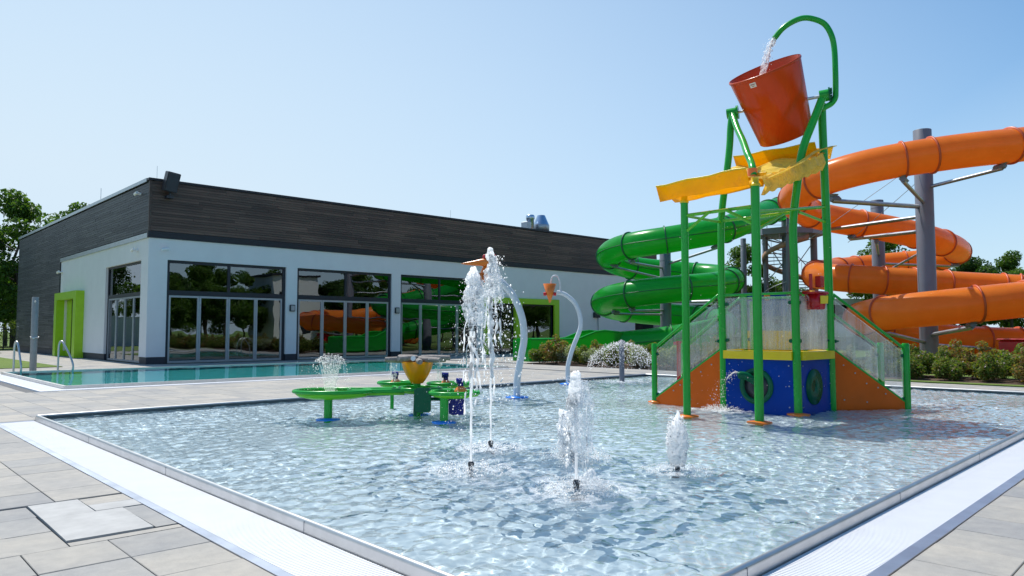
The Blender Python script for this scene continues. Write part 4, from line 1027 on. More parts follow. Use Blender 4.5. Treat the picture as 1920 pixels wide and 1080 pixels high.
def rail(label, base, d, h, L, grp):
    t = thing('pool_handrail', label, 'handrail', base, grp); B = Vector(base); D = Vector(d).normalized()
    P = smooth_path([B, B + UP * h * .6, B + UP * (h - .12) + D * .02, B + UP * h + D * .12, B + UP * (h - .1) + D * .26, B + UP * h * .5 + D * L * .8, B + UP * h * .2 + D * L, B - UP * .05 + D * (L * .9)], 6)
    build(MB().tube(P, .034, 12), 'rail', 'steel', t); build(MB().tube([B + UP * .0 , B + UP * .015], .08, 14), 'base_flange', 'steel', t)
rail('curved steel handrail at the far left corner of the swimming pool', (5.0, 30.75, 0), (.25, -1, 0), 1.12, .55, 'steel handrails of the swimming pool')
rail('curved steel handrail in front of the green side entrance', (6.35, 30.75, 0), (.5, -1, 0), 1.12, .75, 'steel handrails of the swimming pool')
t = thing('pool_ladder', 'steel ladder rails at the right end of the swimming pool behind the tall jets', 'ladder', (19.9, 23.6, 0), 'steel handrails of the swimming pool')
for k, y0 in enumerate((23.2, 23.9)):
    P = smooth_path([(20.7, y0, 0), (20.65, y0, .5), (20.35, y0, .95), (20.05, y0, .98), (19.9, y0, .8), (19.88, y0, .3), (19.9, y0, -.6)], 5); build(MB().tube(P, .025, 10), 'rail', 'steel', t)
for z in (-.15, -.45): build(MB().box((19.82, 23.2, z), (19.92, 23.9, z + .03)), 'step', 'steel', t)

# ---------------------------------------------------------------- spray sculptures
W0 = WATER_Z
def flange(root, x, y, r, mat, z=None):
    z = W0 - .01 if z is None else z
    build(MB().lathe((x, y, FLOOR_Z), [(r, 0), (r, .03), (r * .5, .05), (r * .48, z - FLOOR_Z + .03)], 24), 'base_flange', mat, root)
MAT['sky_blue'] = fibreglass('sky_blue_plastic', (.02, .22, .75))
def disc_flange(root, x, y, r, mat): build(MB().lathe((x, y, FLOOR_Z), [(.06, 0), (.06, W0 - FLOOR_Z - .02), (r, W0 - FLOOR_Z - .005), (r * .97, W0 - FLOOR_Z + .02), (r * .45, W0 - FLOOR_Z + .035)], 28), 'base_flange', mat, root)
bx, by = 11.2, 11.8
t = thing('bird_sprayer', 'toucan-like water sprayer with orange beak on a tall curved pale pipe', 'water sprayer', (bx, by, FLOOR_Z))
P = smooth_path([px(x, y, 16.3) for x, y in [(969, 770), (969.4, 747), (969.4, 717), (973, 690), (978, 664), (982.4, 640), (982.4, 621), (980, 601), (974, 580), (965, 560), (955, 545), (940, 529), (926, 519)]], 6)
build(MB().tube(P, .078, 16), 'pipe', 'pipe_white', t); disc_flange(t, P[6].x, P[6].y, .26, 'sky_blue')
c = px(918, 498, 16.25)
build(MB().blob(c, (.17, .17, .25), 20, 14), 'head', 'pipe_white', t)
bk = smooth_path([px(x, y, 16.1) for x, y in [(921, 492), (905, 492), (893, 493), (880, 494), (865, 494.5)]], 4)
build(MB().tube(bk, [.10 * (1 - i / (len(bk) - 1)) ** .75 + .004 for i in range(len(bk))], 16), 'beak', 'orange_paint', t)
for dx in (-9, 9):
    e = px(918 + dx, 482, 16.1); build(MB().blob(e, (.05, .05, .06), 12, 8), 'eye', 'red', t)
build(MB().blob(px(912, 514, 16.15), (.13, .13, .2), 14, 10), 'throat', 'orange_paint', t)
wp = px(897, 529, 16.0); build(MB().lathe((wp.x, wp.y, wp.z - .16), [(.02, 0), (.09, .08), (.10, .3), (.06, .36)], 16), 'pouch', 'orange_paint', t)
t = thing('cone_sprayer', 'tipping orange cone on a curved pale pipe with a thin looped spout', 'water sprayer', (15.1, 13.8, FLOOR_Z))
P = smooth_path([px(x, y, 20.4) for x, y in [(1066, 745), (1065.5, 722), (1064.5, 701), (1065, 686), (1069.4, 667), (1076, 647), (1083, 630), (1088, 615.6), (1089, 602.6), (1086, 586), (1079.6, 571), (1070, 560), (1057, 551), (1044, 548)]], 6)
build(MB().tube(P, .062, 14), 'pipe', 'pipe_white', t); disc_flange(t, P[6].x, P[6].y, .24, 'sky_blue')
build(MB().tube(smooth_path([px(x, y, 20.4) for x, y in [(1051, 551), (1050.5, 540), (1050, 529), (1047, 520), (1041.5, 516.5), (1036, 519), (1033.5, 526), (1033, 531)]], 5), .02, 8), 'spout', 'pipe_white', t)
c = px(1031, 568, 20.3); build(MB().lathe(c, [(.0, 0), (.02, .01), (.185, .53), (.17, .53), (.01, .04)], 24, False), 'cone', 'orange_paint', t)
for dx in (-12, 12): build(MB().tube([px(1031 + dx, 551.5, 20.3), px(1031 + dx * .55, 551, 20.3)], .05, 10), 'pivot', 'red', t)
def grey_post(x, y, h, label):
    t = thing('spray_post', label, 'water sprayer', (x, y, FLOOR_Z)); build(MB().lathe((x, y, FLOOR_Z), [(.075, 0), (.075, h - FLOOR_Z - .05), (.06, h - FLOOR_Z)], 18), 'post', 'pillar', t)
    m = MB()
    for k in range(7): a = k * 6.283 / 7; m.blob((x + .07 * math.cos(a), y + .07 * math.sin(a), h + .03), (.045, .045, .06), 8, 6)
    m.blob((x, y, h + .06), (.06, .06, .06), 10, 6); build(m, 'flower_head', 'red', t); return t
gp = grey_post(17.04, 13.43, 1.12, 'grey post with red flower head spraying a water dome over the bushes')
MAT['greypost'] = plain('light_grey_post', (.36, .36, .38), .5); gp.children[0].data.materials[0] = MAT['greypost']
t = thing('red_hydrant_sprayer', 'red spray post with T-shaped head behind the left wet panel', 'water sprayer', (22.14 * .9, 14.87 * .9, 0))
q = px(1273, 690, 21.5); x, y = q.x, q.y; t.location = (x, y, FLOOR_Z)
build(MB().lathe((x, y, FLOOR_Z), [(.06, 0), (.06, 1.1 - FLOOR_Z), (.075, 1.12 - FLOOR_Z), (.075, 1.2 - FLOOR_Z)], 14).tube([(x - .1, y + .1, 1.13), (x + .1, y - .1, 1.13)], .045, 10), 'post', 'red', t)

# ---------------------------------------------------------------- water play table
tb = thing('water_play_table', 'green lobed water play table with amber bowl under a star of grey logs', 'play table', (7.2, 10.4, FLOOR_Z))
def post(x, y, z1, r=.062, fl='sky_blue', root=tb, mat='green_paint', name='post', zf=None):
    build(MB().lathe((x, y, FLOOR_Z), [(r, 0), (r, z1 - FLOOR_Z)], 18), name, mat, root)
    if fl: disc_flange(root, x, y, .2, fl)
post(6.17, 10.98, .5, .07); post(7.34, 9.38, .5, .068); post(7.68, 10.5, .5); post(*px(892 / 4.571 + 540, 755, 14.2).xy, .5, .035, None)
def tray(cx, cy, a, b, rot, z, h=.09, rimm='green_paint', inm='leafgreen', lip=.045):
    """shallow basin: floor, rolled rim; a, b half axes"""
    n = 36; ca, sa = math.cos(rot), math.sin(rot)
    def ring(f, zz): return [(cx + (a * f * math.cos(q) * (1 + .05 * math.cos(3 * q))) * ca - b * f * math.sin(q) * sa, cy + (a * f * math.cos(q) * (1 + .05 * math.cos(3 * q))) * sa + b * f * math.sin(q) * ca, zz) for q in [2 * math.pi * i / n for i in range(n)]]
    m = MB(); rings = [ring(.55, z - h), ring(.85, z - h * .7), ring(1.0, z - .01), ring(.93, z - .02), ring(.8, z - h * .45), ring(.5, z - h * .6)]
    vs = [p for r in rings for p in r]; fs = [(i * n + j, i * n + (j + 1) % n, (i + 1) * n + (j + 1) % n, (i + 1) * n + j) for i in range(5) for j in range(n)] + [tuple(range(n - 1, -1, -1)), tuple(5 * n + j for j in range(n))]
    m.add(vs, fs, True); o = build(m, 'tray', inm, tb)
    P = ring(.98, z); build(MB().tube(P + [P[0], P[1]], .03, 10, False), 'tray_rim', rimm, tb)
    build(MB().add(ring(.9, z - .03), [tuple(range(n))]), 'tray_water', 'clearwater', tb)
ang = math.atan2(-.6856, .728)
p1 = px(622, 736, 12.3); tray(p1.x, p1.y, .66, .42, ang, .50, .13)
p2 = px(852, 738, 12.0); tray(p2.x, p2.y, .42, .33, ang, .50)
p3 = px(745, 716, 13.4); tray(p3.x, p3.y, .36, .28, ang, .56)
p4 = px(842, 716, 13.2); tray(p4.x, p4.y, .40, .28, ang, .56)
p5 = px(785, 728, 12.6); tray(p5.x, p5.y, .38, .34, ang, .52)
for a, b in ((p1, p5), (p5, p2), (p5, p3), (p5, p4)):
    A, B = a.copy(), b.copy(); A.z = B.z = .5; d = (B - A).normalized(); n_ = Vector((-d.y, d.x, 0)); A += d * .25; B -= d * .25
    build(MB().plate([A + n_ * .17 - UP * .05, B + n_ * .17 - UP * .05, B - n_ * .17 - UP * .05, A - n_ * .17 - UP * .05], .05), 'channel', 'leafgreen', tb)
    for s in (.18, -.18): build(MB().tube([A + n_ * s, B + n_ * s], .036, 8), 'channel_rail', 'green_paint', tb)
bw = px(782.5, 717, 12.7)
build(MB().lathe((bw.x, bw.y, FLOOR_Z), [(.06, 0), (.06, .82)], 16), 'stem', 'green_paint', tb)
build(MB().lathe((bw.x, bw.y, .60), [(.10, 0), (.145, .06), (.20, .15), (.245, .25), (.27, .35), (.275, .37), (.255, .37), (.22, .25), (.12, .05)], 32), 'bowl', 'bowl', tb)
r_ = random.Random(8)
for k in range(9):
    a = k * 6.283 / 9 + r_.uniform(-.15, .15); d = Vector((math.cos(a), math.sin(a), 0)); z = .985 + (k % 3) * .025
    A = Vector((bw.x, bw.y, z)) + d * r_.uniform(.02, .1); L = r_.uniform(.46, .56); n_ = Vector((-d.y, d.x, 0))
    m = MB().tube([A, A + d * L * .3, A + d * L * .7 + n_ * .01, A + d * L], [.045, .05, .046, .04], 9); build(m, 'log', 'log', tb)
q = px(775, 672, 12.35); build(MB().tube([q, q - CF * .02], .042, 14), 'badge', 'white_plastic', tb)
for (x, y, d) in ((742, 711, 13.35), (836, 713, 13.15), (864, 725, 11.95)):
    q = px(x, y, d); m = MB()
    m.lathe((q.x, q.y, q.z - .09), [(.1, 0), (.105, .03), (.06, .085), (.03, .1)], 20); build(m, 'wheel', 'orange_paint', tb)
    m = MB(); m.box((q.x - .03, q.y - .03, q.z), (q.x + .03, q.y + .03, q.z + .07), .01); m.tube([q + UP * .09 - CR * .07, q + UP * .1 + CR * .05], [.05, .035], 10); build(m, 'nozzle', 'navy', tb)
def rounded_plate(cx, cy_, w, h, d, mat, name):
    """rounded upright panel facing the camera side"""
    pts = []
    for (sx, sy, a0) in ((1, 1, 0), (-1, 1, 90), (-1, -1, 180), (1, -1, 270)):
        for k in range(5):
            a = R(a0 + k * 22.5); rr_ = min(w, h) * .18; X = sx * (w / 2 - rr_) + rr_ * math.cos(a); Y = sy * (h / 2 - rr_) + rr_ * math.sin(a)
            c = px(cx, cy_, d); pts.append(c + CR * X + UP * Y)
    build(MB().plate(pts, .05), name, mat, tb)
rounded_plate(793.5, 750, .26, .40, 12.1, 'dkgreen', 'seat_panel'); rounded_plate(857, 762, .27, .27, 12.0, 'navy', 'water_wheel_panel')
build(MB().tube([px(848, 778, 12.0), px(852, 768, 12.0)], .025, 8).tube([px(778, 780, 12.15), px(780, 730, 12.15)], .03, 8), 'bracket', 'dkgreen', tb)
build(MB().tube([px(800, 748, 12.6), px(868, 748, 12.6)], .03, 8), 'cross_pipe', 'dkgreen', tb)

# ---------------------------------------------------------------- climbing frame with tipping bucket
cf = thing('climbing_frame', 'climbing frame with blue drum, orange stair sides, green posts and amber roof', 'climbing frame', (13.2, 6.7, FLOOR_Z))
N1, N2, N3, N4, N5 = (10.89, 7.18), (10.97, 5.89), (12.51, 5.98), (12.52, 7.44), (13.91, 5.99)
NL, NR, NL2, NR2, N6, N7 = (12.6, 9.08), (15.25, 5.13), (13.85, 9.2), (15.76, 5.78), (14.45, 6.72), (13.9, 7.75)
g = 'green_paint'
def cpost(pts, r, name='post', mat=g): return build(MB().tube(pts, r, 20), name, mat, cf)
for (x, y), top, r in ((N1, 3.74, .064), (N2, 3.86, .072)):
    cpost([(x, y, FLOOR_Z), (x, y, top)], r); disc_flange(cf, x, y, .2, 'orange_paint')
    build(MB().lathe((x, y, top), [(r + .012, -.02), (r + .012, .02), (r * .85, .025), (r * .85, .12)], 20), 'cap', 'yellow', cf)
cpost(smooth_path([(N3[0], N3[1], FLOOR_Z)] + [px(x, y, 12.95) for x, y in [(1497, 770), (1494.5, 690), (1492, 600), (1489.5, 500), (1487, 435), (1489, 395), (1494, 355), (1498, 322), (1503, 290), (1510, 265), (1521, 237), (1533, 207), (1541, 186)]], 5), .07); disc_flange(cf, *N3, .2, 'orange_paint')
cpost(smooth_path([(N4[0], N4[1], FLOOR_Z)] + [px(x, y, 14.0) for x, y in [(1357, 740), (1356, 650), (1353.5, 560), (1352, 460), (1353.5, 400), (1360, 345), (1365, 306), (1368.5, 270), (1370, 240), (1373, 214)]], 5), .066)
cpost(smooth_path([(N5[0], N5[1], FLOOR_Z)] + [px(x, y, 13.85) for x, y in [(1560, 740), (1556, 600), (1551, 450), (1547, 350), (1544.5, 290), (1542, 230), (1541, 195)]], 4), .075)
cpost(smooth_path([px(1413, 330, 12.3), px(1411, 314, 12.4), px(1408, 303, 12.6), px(1401, 287, 12.8), px(1393, 264, 13.2), px(1383, 242, 13.6), px(1374, 216, 14.0)], 5), .06)
build(MB().lathe(px(1411, 325, 12.35), [(.085, -.06), (.085, .08)], 16), 'collar', 'orange_paint', cf)
for (x, y) in (N6, N7): cpost([(x, y, FLOOR_Z), (x, y, 2.25)], .055)
for (x, y), r, h in ((NL, .058, 1.24), (NR, .07, 1.26), (NL2, .058, 1.24), (NR2, .065, 1.26)):
    build(MB().lathe((x, y, FLOOR_Z), [(r, 0), (r, h - FLOOR_Z - .03), (r * .8, h - FLOOR_Z)], 18), 'stair_post', g, cf)
disc_flange(cf, *NL, .14, 'orange_paint')
def beam(a, b, r=.03, mat='lime_brace', name='brace'): return build(MB().tube([a, b], r, 8), name, mat, cf)
v3 = lambda p, z: Vector((p[0], p[1], z))
beam(v3(N1, 3.50), v3(N2, 3.52)); beam(px(1331, 396.6, 12.3), v3(N1, 3.2), .026); beam(px(1362, 394, 12.1), v3(N2, 3.2), .026)
beam(v3(N2, 3.42), v3(N5, 3.86)); beam(px(1469, 402, 12.5), v3(N2, 3.12), .026); beam(px(1497, 397, 13.0), v3(N5, 3.55), .026)
beam(v3(N4, 3.6), v3(N3, 3.6)); beam(v3(N1, 3.5), v3(N4, 3.58), .026)
# deck, rim and drum panels
poly = [N4, N3, N5, N6, N7]
build(MB().prism([(x, y) for x, y in poly], .95, 1.0), 'deck', 'yellow', cf)
for a, b in ((N4, N3), (N3, N5), (N5, N6), (N6, N7), (N7, N4)):
    A, B = v3(a, 0), v3(b, 0); n_ = (B - A).normalized(); n_ = Vector((n_.y, -n_.x, 0)); c = v3((13.4, 6.8), 0)
    if n_.dot(A - c) < 0: n_ = -n_
    A2, B2 = A + (B - A) * .04, B - (B - A) * .04
    build(MB().plate([A2 + n_ * .05 + UP * .98, B2 + n_ * .05 + UP * .98, B2 + n_ * .05 + UP * 1.12, A2 + n_ * .05 + UP * 1.12], .09).plate([A2 + n_ * .09 + UP * 1.12, B2 + n_ * .09 + UP * 1.12, B2 - n_ * .06 + UP * 1.13, A2 - n_ * .06 + UP * 1.13], .012), 'rim', 'yellow', cf)
    if (a, b) in ((N4, N3), (N3, N5), (N6, N7)):
        pn = build(MB().plate([A2 + UP * FLOOR_Z, B2 + UP * FLOOR_Z, B2 + UP * .99, A2 + UP * .99], .04), 'drum_panel', 'blue', cf)
        bolts = MB()
        for f in (.1, .9):
            for z in (.15, .52, .88): bolts.tube([A.lerp(B, f) + n_ * .02 + UP * z, A.lerp(B, f) + n_ * .034 + UP * z], .012, 8)
        build(bolts, 'bolt', 'alu', pn, stuff=True)
        if (a, b) != (N6, N7):
            f = .47 if (a, b) == (N4, N3) else .42; c = A.lerp(B, f) + UP * .49; T = (B - A).normalized()
            def disc(r0, r1, off, mat, name):
                m = MB(); n = 36; vs = []
                for q in range(n):
                    a_ = 2 * math.pi * q / n; e_ = T * math.cos(a_) + UP * math.sin(a_)
                    vs += [c + e_ * r0 + n_ * .0, c + e_ * r1 + n_ * .0, c + e_ * r1 + n_ * off, c + e_ * r0 + n_ * off]
                m.add(vs, [(4 * q + j, 4 * ((q + 1) % n) + j, 4 * ((q + 1) % n) + (j + 1) % 4, 4 * q + (j + 1) % 4) for q in range(n) for j in range(4)], True); build(m, name, mat, pn)
            if (a, b) == (N4, N3):
                disc(.24, .33, .045, 'dkgreen', 'porthole_ring'); disc(.002, .24, .024, 'dark', 'porthole')
                sp = [c + n_ * .02 + T * .02 + UP * .05, c + n_ * .12 - T * .06 + UP * .14, c + n_ * .2 - T * .16 + UP * .2, c + n_ * .26 - T * .24 + UP * .19]
                build(MB().tube(smooth_path(sp, 5), [.07] * 15 + [.05], 12), 'spout', 'dkgreen', pn)
                SPOUT = (sp[-1], n_, T)
            else: disc(.002, .32, .045, 'dkgreen', 'round_cover')
        # clear panel above with green clamps
    if (a, b) != (N7, N4) and (a, b) != (N5, N6):
        pz = build(MB().plate([A2 + UP * 1.16, B2 + UP * 1.16, B2 + UP * 2.12, A2 + UP * 2.12], .012), 'clear_panel', 'pane', cf)
        cl = MB()
        for f in (.07, .93):
            for z in (1.32, 2.0): q = A.lerp(B, f); cl.tube([q + n_ * .03 + UP * z, q - n_ * .03 + UP * z], .035, 12)
        build(cl, 'clamp', 'dkgreen', pz, stuff=True)
        build(MB().tube([A + UP * 2.17, B + UP * 2.17], .024, 10), 'top_rail', g, cf)
# play panel behind the wet panels
q = px(1437, 558, 15.4); build(MB().plate([q - CR * .45 - UP * .38, q + CR * .42 - UP * .38, q + CR * .42 + UP * .1, q - CR * .45 + UP * .1], .03), 'play_panel', 'blue', cf)
build(MB().plate([v3(N7, 1.0), v3(N6, 1.0), v3(N6, 1.5), v3(N7, 1.5)], .03), 'inner_skirt', 'yellow', cf)
build(MB().tube([q - CF * .03, q - CF * .06], .07, 20), 'play_knob', 'orange_paint', cf)
q = px(1385, 600, 15.6); build(MB().box(tuple(v3(N7, .98) - Vector((.0, .35, 0))), tuple(v3(N7, 2.1) + Vector((.05, -.12, 0)))), 'inner_panel', 'lime_brace', cf)
# stairs, one flight each side
def stairs(a, a2, b, b2, pane_near):
    """a, a2: posts at the deck; b, b2: posts at the water"""
    for P_, Q_, near in ((a, b, True), (a2, b2, False)):
        A, B = v3(P_, 0), v3(Q_, 0); u_ = (B - A).normalized(); A0 = A + u_ * .06; B0 = B - u_ * .05
        pts = [A0 + UP * FLOOR_Z, B0 + UP * FLOOR_Z, B0 + UP * .12, A0 + UP * 1.12]
        pn = build(MB().plate(pts, .035), 'stair_side', 'orange', cf)
        n_ = Vector((u_.y, -u_.x, 0)); n_ = n_ if n_.dot(A - v3((13.4, 6.8), 0)) > 0 or not near else -n_
        bolts = MB()
        for f, z in ((.15, .85), (.15, .2), (.45, .5), (.45, .15), (.7, .3), (.3, .7), (.6, .42)):
            c = A.lerp(B, f) + UP * z
            for s in (1, -1): bolts.tube([c + n_ * .015 * s, c + n_ * .03 * s], .013, 8)
        build(bolts, 'bolt', 'alu', pn, stuff=True)
        build(MB().tube([A0 + UP * 1.14, B0 + UP * .14], .024, 8), 'stringer_rail', g, cf)
        build(MB().tube([A0 + UP * 1.14, A0 + UP * 2.08], .02, 8), 'upright', g, cf)
        build(MB().tube(smooth_path([A0 + UP * 2.08, A0 + UP * 2.15 + u_ * .04, A0 + UP * 2.12 + u_ * .12, B0 + UP * 1.24 - u_ * .1, B0 + UP * 1.16], 4), .026, 10), 'handrail', g, cf)
        build(MB().plate([A0 + UP * 1.2 + u_ * .05, B0 + UP * .24 - u_ * .02, B0 + UP * 1.1 - u_ * .02, A0 + UP * 2.06 + u_ * .05], .012), 'clear_panel', 'pane_dry', cf)
        cl = MB()
        for f, z in ((.95, 1.02), (.95, .2), (.06, 1.3)):
            c = A.lerp(B, f) + UP * z; cl.blob(c, (.035, .035, .035), 10, 6).tube([c - u_ * .02, c + u_ * .07], .015, 8)
        build(cl, 'clamp', 'dkgreen', cf, stuff=True)
    A, A2, B, B2 = v3(a, 0), v3(a2, 0), v3(b, 0), v3(b2, 0)
    for k in range(5):
        f0, f1 = k / 5.5, (k + 1) / 5.5; z = .95 - k * .19
        build(MB().plate([A.lerp(B, f0) + UP * z, A.lerp(B, f1) + UP * z, A2.lerp(B2, f1) + UP * z, A2.lerp(B2, f0) + UP * z], .04), 'tread', 'yellow', cf)
stairs(N4, N7, NL, NL2, True); stairs(N5, N6, NR, NR2, True)
# red tipping trough over the drum
q = px(1529, 549, 13.15)
build(MB().box((q.x - .28, q.y - .12, q.z - .03), (q.x + .28, q.y + .12, q.z + .03), .02), 'hopper_lid', 'red', cf)
build(MB().lathe((q.x, q.y, q.z - .3), [(.15, 0), (.17, .02), (.2, .28), (.18, .28), (.13, .03)], 4, True), 'hopper', 'red', cf)
build(MB().plate([q + CR * .02 - CF * .16 - UP * .06, q + CR * .16 - CF * .15 - UP * .06, q + CR * .15 - CF * .15 - UP * .2, q + CR * .02 - CF * .16 - UP * .2], .02), 'yellow_label', 'yellow', cf)
build(MB().tube([q - CR * .08, q - CR * .08 + UP * .34], .03, 10), 'hopper_post', 'red', cf); build(MB().box(tuple(q + UP * .1), tuple(q + Vector((.14, -.1, .3))), .01), 'hopper_box', 'red', cf)
# amber roof: two gutters joined by a sloping wet sheet
def gutter(A, B, w, h, mat, name, out):
    """W-shaped channel from A to B, out = direction across"""
    A, B, o = Vector(A), Vector(B), Vector(out)
    prof = [(-w / 2, h), (-w * .33, 0), (-w * .12, h * .28), (w * .12, h * .28), (w * .33, 0), (w / 2, h)]
    n = len(prof); m = MB(); vs = []
    N_ = 8
    for i in range(N_ + 1):
        c = A.lerp(B, i / N_)
        for s, z in prof: vs.append(c + o * s + UP * (z + .012 * math.sin(i * 1.7 + s * 9)))
    m.add(vs, [(i * n + j, i * n + j + 1, (i + 1) * n + j + 1, (i + 1) * n + j) for i in range(N_) for j in range(n - 1)])
    for e_ in (0, n - 1): build(MB().tube([vs[i * n + e_] for i in range(N_ + 1)], .014, 6), 'gutter_lip', 'yellow', cf)
    build(MB().add([vs[j] for j in range(n)], [tuple(range(n))]), 'gutter_end', mat, cf)
    ob = build(m, name, mat, cf); md = ob.modifiers.new('thick', 'SOLIDIFY'); md.thickness = .014
gutter((11.0, 7.6, 3.80), (11.1, 5.93, 3.88), .72, .26, 'roof', 'roof_gutter', (1, .02, .06))
gutter((13.45, 7.45, 4.72), (13.75, 5.95, 4.78), .9, .25, 'roof', 'roof_gutter', (1, .05, .1))
m = MB(); vs = []; nx, ny = 22, 16
for i in range(nx):
    for j in range(ny):
        f, g_ = i / (nx - 1), j / (ny - 1); x = 11.3 + f * 2.2; y = 7.45 - g_ * (1.75 + .1 * math.sin(f * 6))
        vs.append((x, y - .12 * f, 4.02 + f * .80 + .05 * math.sin(g_ * 12 + f * 3) + .03 * noise.noise(Vector((x * 3, y * 3, 0))) + .10 * abs(g_ - .5)))
m.add(vs, [(i * ny + j, (i + 1) * ny + j, (i + 1) * ny + j + 1, i * ny + j + 1) for i in range(nx - 1) for j in range(ny - 1)], True)
ob = build(m, 'roof_sheet', 'roofwet', cf); md = ob.modifiers.new('thick', 'SOLIDIFY'); md.thickness = .012
m = MB(); vs = []; n = 26
for i in range(n):
    f = i / (n - 1); x = 11.22 + f * 2.1; y = 5.9 - .1 * f; z = 3.98 + f * .72
    vs += [(x, y, z + .05 + .02 * math.sin(i * 1.9)), (x, y - .05, z - .10 - .05 * abs(math.sin(i * .9))), (x, y + .02, z - .22 - .045 * abs(math.sin(i * .9 + .6)))]
m.add(vs, [(3 * i + j, 3 * i + 3 + j, 3 * i + 4 + j, 3 * i + 1 + j) for i in range(n - 1) for j in range(2)])
ob = build(m, 'roof_lip', 'roofwet', cf); md = ob.modifiers.new('thick', 'SOLIDIFY'); md.thickness = .012
# bucket yoke
HL, HR = px(1375, 212, 14.07), px(1543, 180, 13.4)
ax = (HR - HL).normalized()
build(MB().tube([HL - ax * .12, HL + ax * .06], .10, 14).tube([HL + ax * .06, HL + ax * .1], .13, 18), 'bearing', g, cf)
build(MB().tube([HR - ax * .06, HR + ax * .12], .11, 14), 'bearing', g, cf)
hb = MB()
for k in range(8):
    a = k * math.pi / 4; e_ = Vector((0, 0, 1)) * math.sin(a) + ax.cross(UP).normalized() * math.cos(a); hb.tube([HR + ax * .11 + e_ * .1, HR + ax * .16 + e_ * .1], .028, 8)
hb.tube([HR + ax * .1, HR + ax * .13], .14, 18)
build(hb, 'bearing_bolts', 'dkgreen', cf)
build(MB().tube([HL, HL + ax * .32], .026, 10).tube([HR, HR - ax * .34], .03, 10), 'axle', 'steel', cf)
PIPE = smooth_path([px(x, y, d) for x, y, d in [(1540, 205, 13.4), (1549, 200, 13.4), (1559, 194, 13.4), (1566, 184, 13.4), (1567, 170, 13.4), (1566.5, 133, 13.4), (1564.5, 92, 13.45), (1559, 66, 13.45), (1546, 45, 13.5), (1525, 35.5, 13.5), (1505, 34, 13.55), (1485, 41.5, 13.6), (1467, 54, 13.65), (1452, 72, 13.7)]], 6)
build(MB().tube(PIPE, .052, 16), 'fill_pipe', g, cf)
# the bucket hangs in the yoke: a thing of its own
M = (HL + HR) / 2; M.z += .15
perp = ax.cross(UP).normalized(); perp = perp if perp.dot(CF) < 0 else -perp
bkt = thing('tipping_bucket', 'large orange-red tipping bucket hanging tilted above the amber roof', 'bucket', M)
t_ = R(27); Dx = (UP * math.cos(t_) + perp * math.sin(t_)).normalized(); Dx = (Dx - ax * .24).normalized()
E1 = ax - Dx * ax.dot(Dx); E1.normalize(); E2 = Dx.cross(E1)
def shell(prof, mat, name):
    n = 56; vs = []
    off = -ax * .06
    for r, z in prof:
        for j in range(n): a = 2 * math.pi * j / n; vs.append(M + off + Dx * z + (E1 * math.cos(a) + E2 * math.sin(a)) * r)
    m = MB().add(vs, [(i * n + j, i * n + (j + 1) % n, (i + 1) * n + (j + 1) % n, (i + 1) * n + j) for i in range(len(prof) - 1) for j in range(n)], True)
    if prof[0][0] < .001: pass
    return build(m, name, mat, bkt)
shell([(.001, -.80), (.48, -.80), (.50, -.78), (.665, .56), (.66, .575), (.648, .56), (.49, -.76), (.001, -.77)], 'bucket', 'shell')
shell([(.672, .53), (.678, .55), (.672, .572), (.655, .578)], 'bucket', 'rim_bead')
# sticker with a line of print near the rim
def onb(ang, z, off=.004):
    r = .50 + (z + .78) / 1.34 * .165 + off; return M - ax * .06 + Dx * z + (E1 * math.cos(ang) + E2 * math.sin(ang)) * r
best = min([i * .01 for i in range(628)], key=lambda a: (lambda p: (p[0] - 1408) ** 2 + (p[1] - 149) ** 2 if (onb(a, .44) - M).dot(CF) < 0 else 1e9)(proj(onb(a, .44))))
build(MB().plate([onb(best - .09, .40), onb(best + .09, .40), onb(best + .09, .49), onb(best - .09, .49)], .006), 'sticker', 'sticker', bkt)
build(MB().plate([onb(best - .06, .45, .009), onb(best + .06, .45, .009), onb(best + .06, .465, .009), onb(best - .06, .465, .009)], .004).plate([onb(best - .03, .42, .009), onb(best + .04, .42, .009), onb(best + .04, .43, .009), onb(best - .03, .43, .009)], .004), 'sticker_print', 'ink', bkt)

# ---------------------------------------------------------------- water in the air
OCT_V = np.array([(1, 0, 0), (0, 1, 0), (-1, 0, 0), (0, -1, 0), (0, 0, 1), (0, 0, -1)], float); OCT_F = [(0, 1, 4), (1, 2, 4), (2, 3, 4), (3, 0, 4), (1, 0, 5), (2, 1, 5), (3, 2, 5), (0, 3, 5)]
def drops(pts, sizes, root, name='droplets', stretch=1.5, mat='spray'):
    pts = np.asarray(pts, float); n = len(pts); sizes = np.asarray(sizes, float)
    st = RNG.uniform(.8, stretch, n); base = np.array(wloc(root))
    sc = np.stack([sizes * RNG.uniform(.7, 1.3, n), sizes * RNG.uniform(.7, 1.3, n), sizes * st], -1)
    V = (pts[:, None, :] - base + OCT_V[None] * sc[:, None, :]).reshape(-1, 3)
    F = (np.array(OCT_F)[None] + (np.arange(n) * 6)[:, None, None]).reshape(-1, 3)
    me = bpy.data.meshes.new(name); me.vertices.add(len(V)); me.vertices.foreach_set('co', V.ravel()); me.loops.add(F.size); me.loops.foreach_set('vertex_index', F.ravel())
    me.polygons.add(len(F)); me.polygons.foreach_set('loop_start', np.arange(len(F)) * 3); me.polygons.foreach_set('loop_total', np.full(len(F), 3)); me.polygons.foreach_set('use_smooth', [True] * len(F)); me.update(calc_edges=True)
    me.materials.append(MAT[mat]); o = bpy.data.objects.new(name, me); COL.objects.link(o); o.parent = root; o['kind'] = 'stuff'; return o
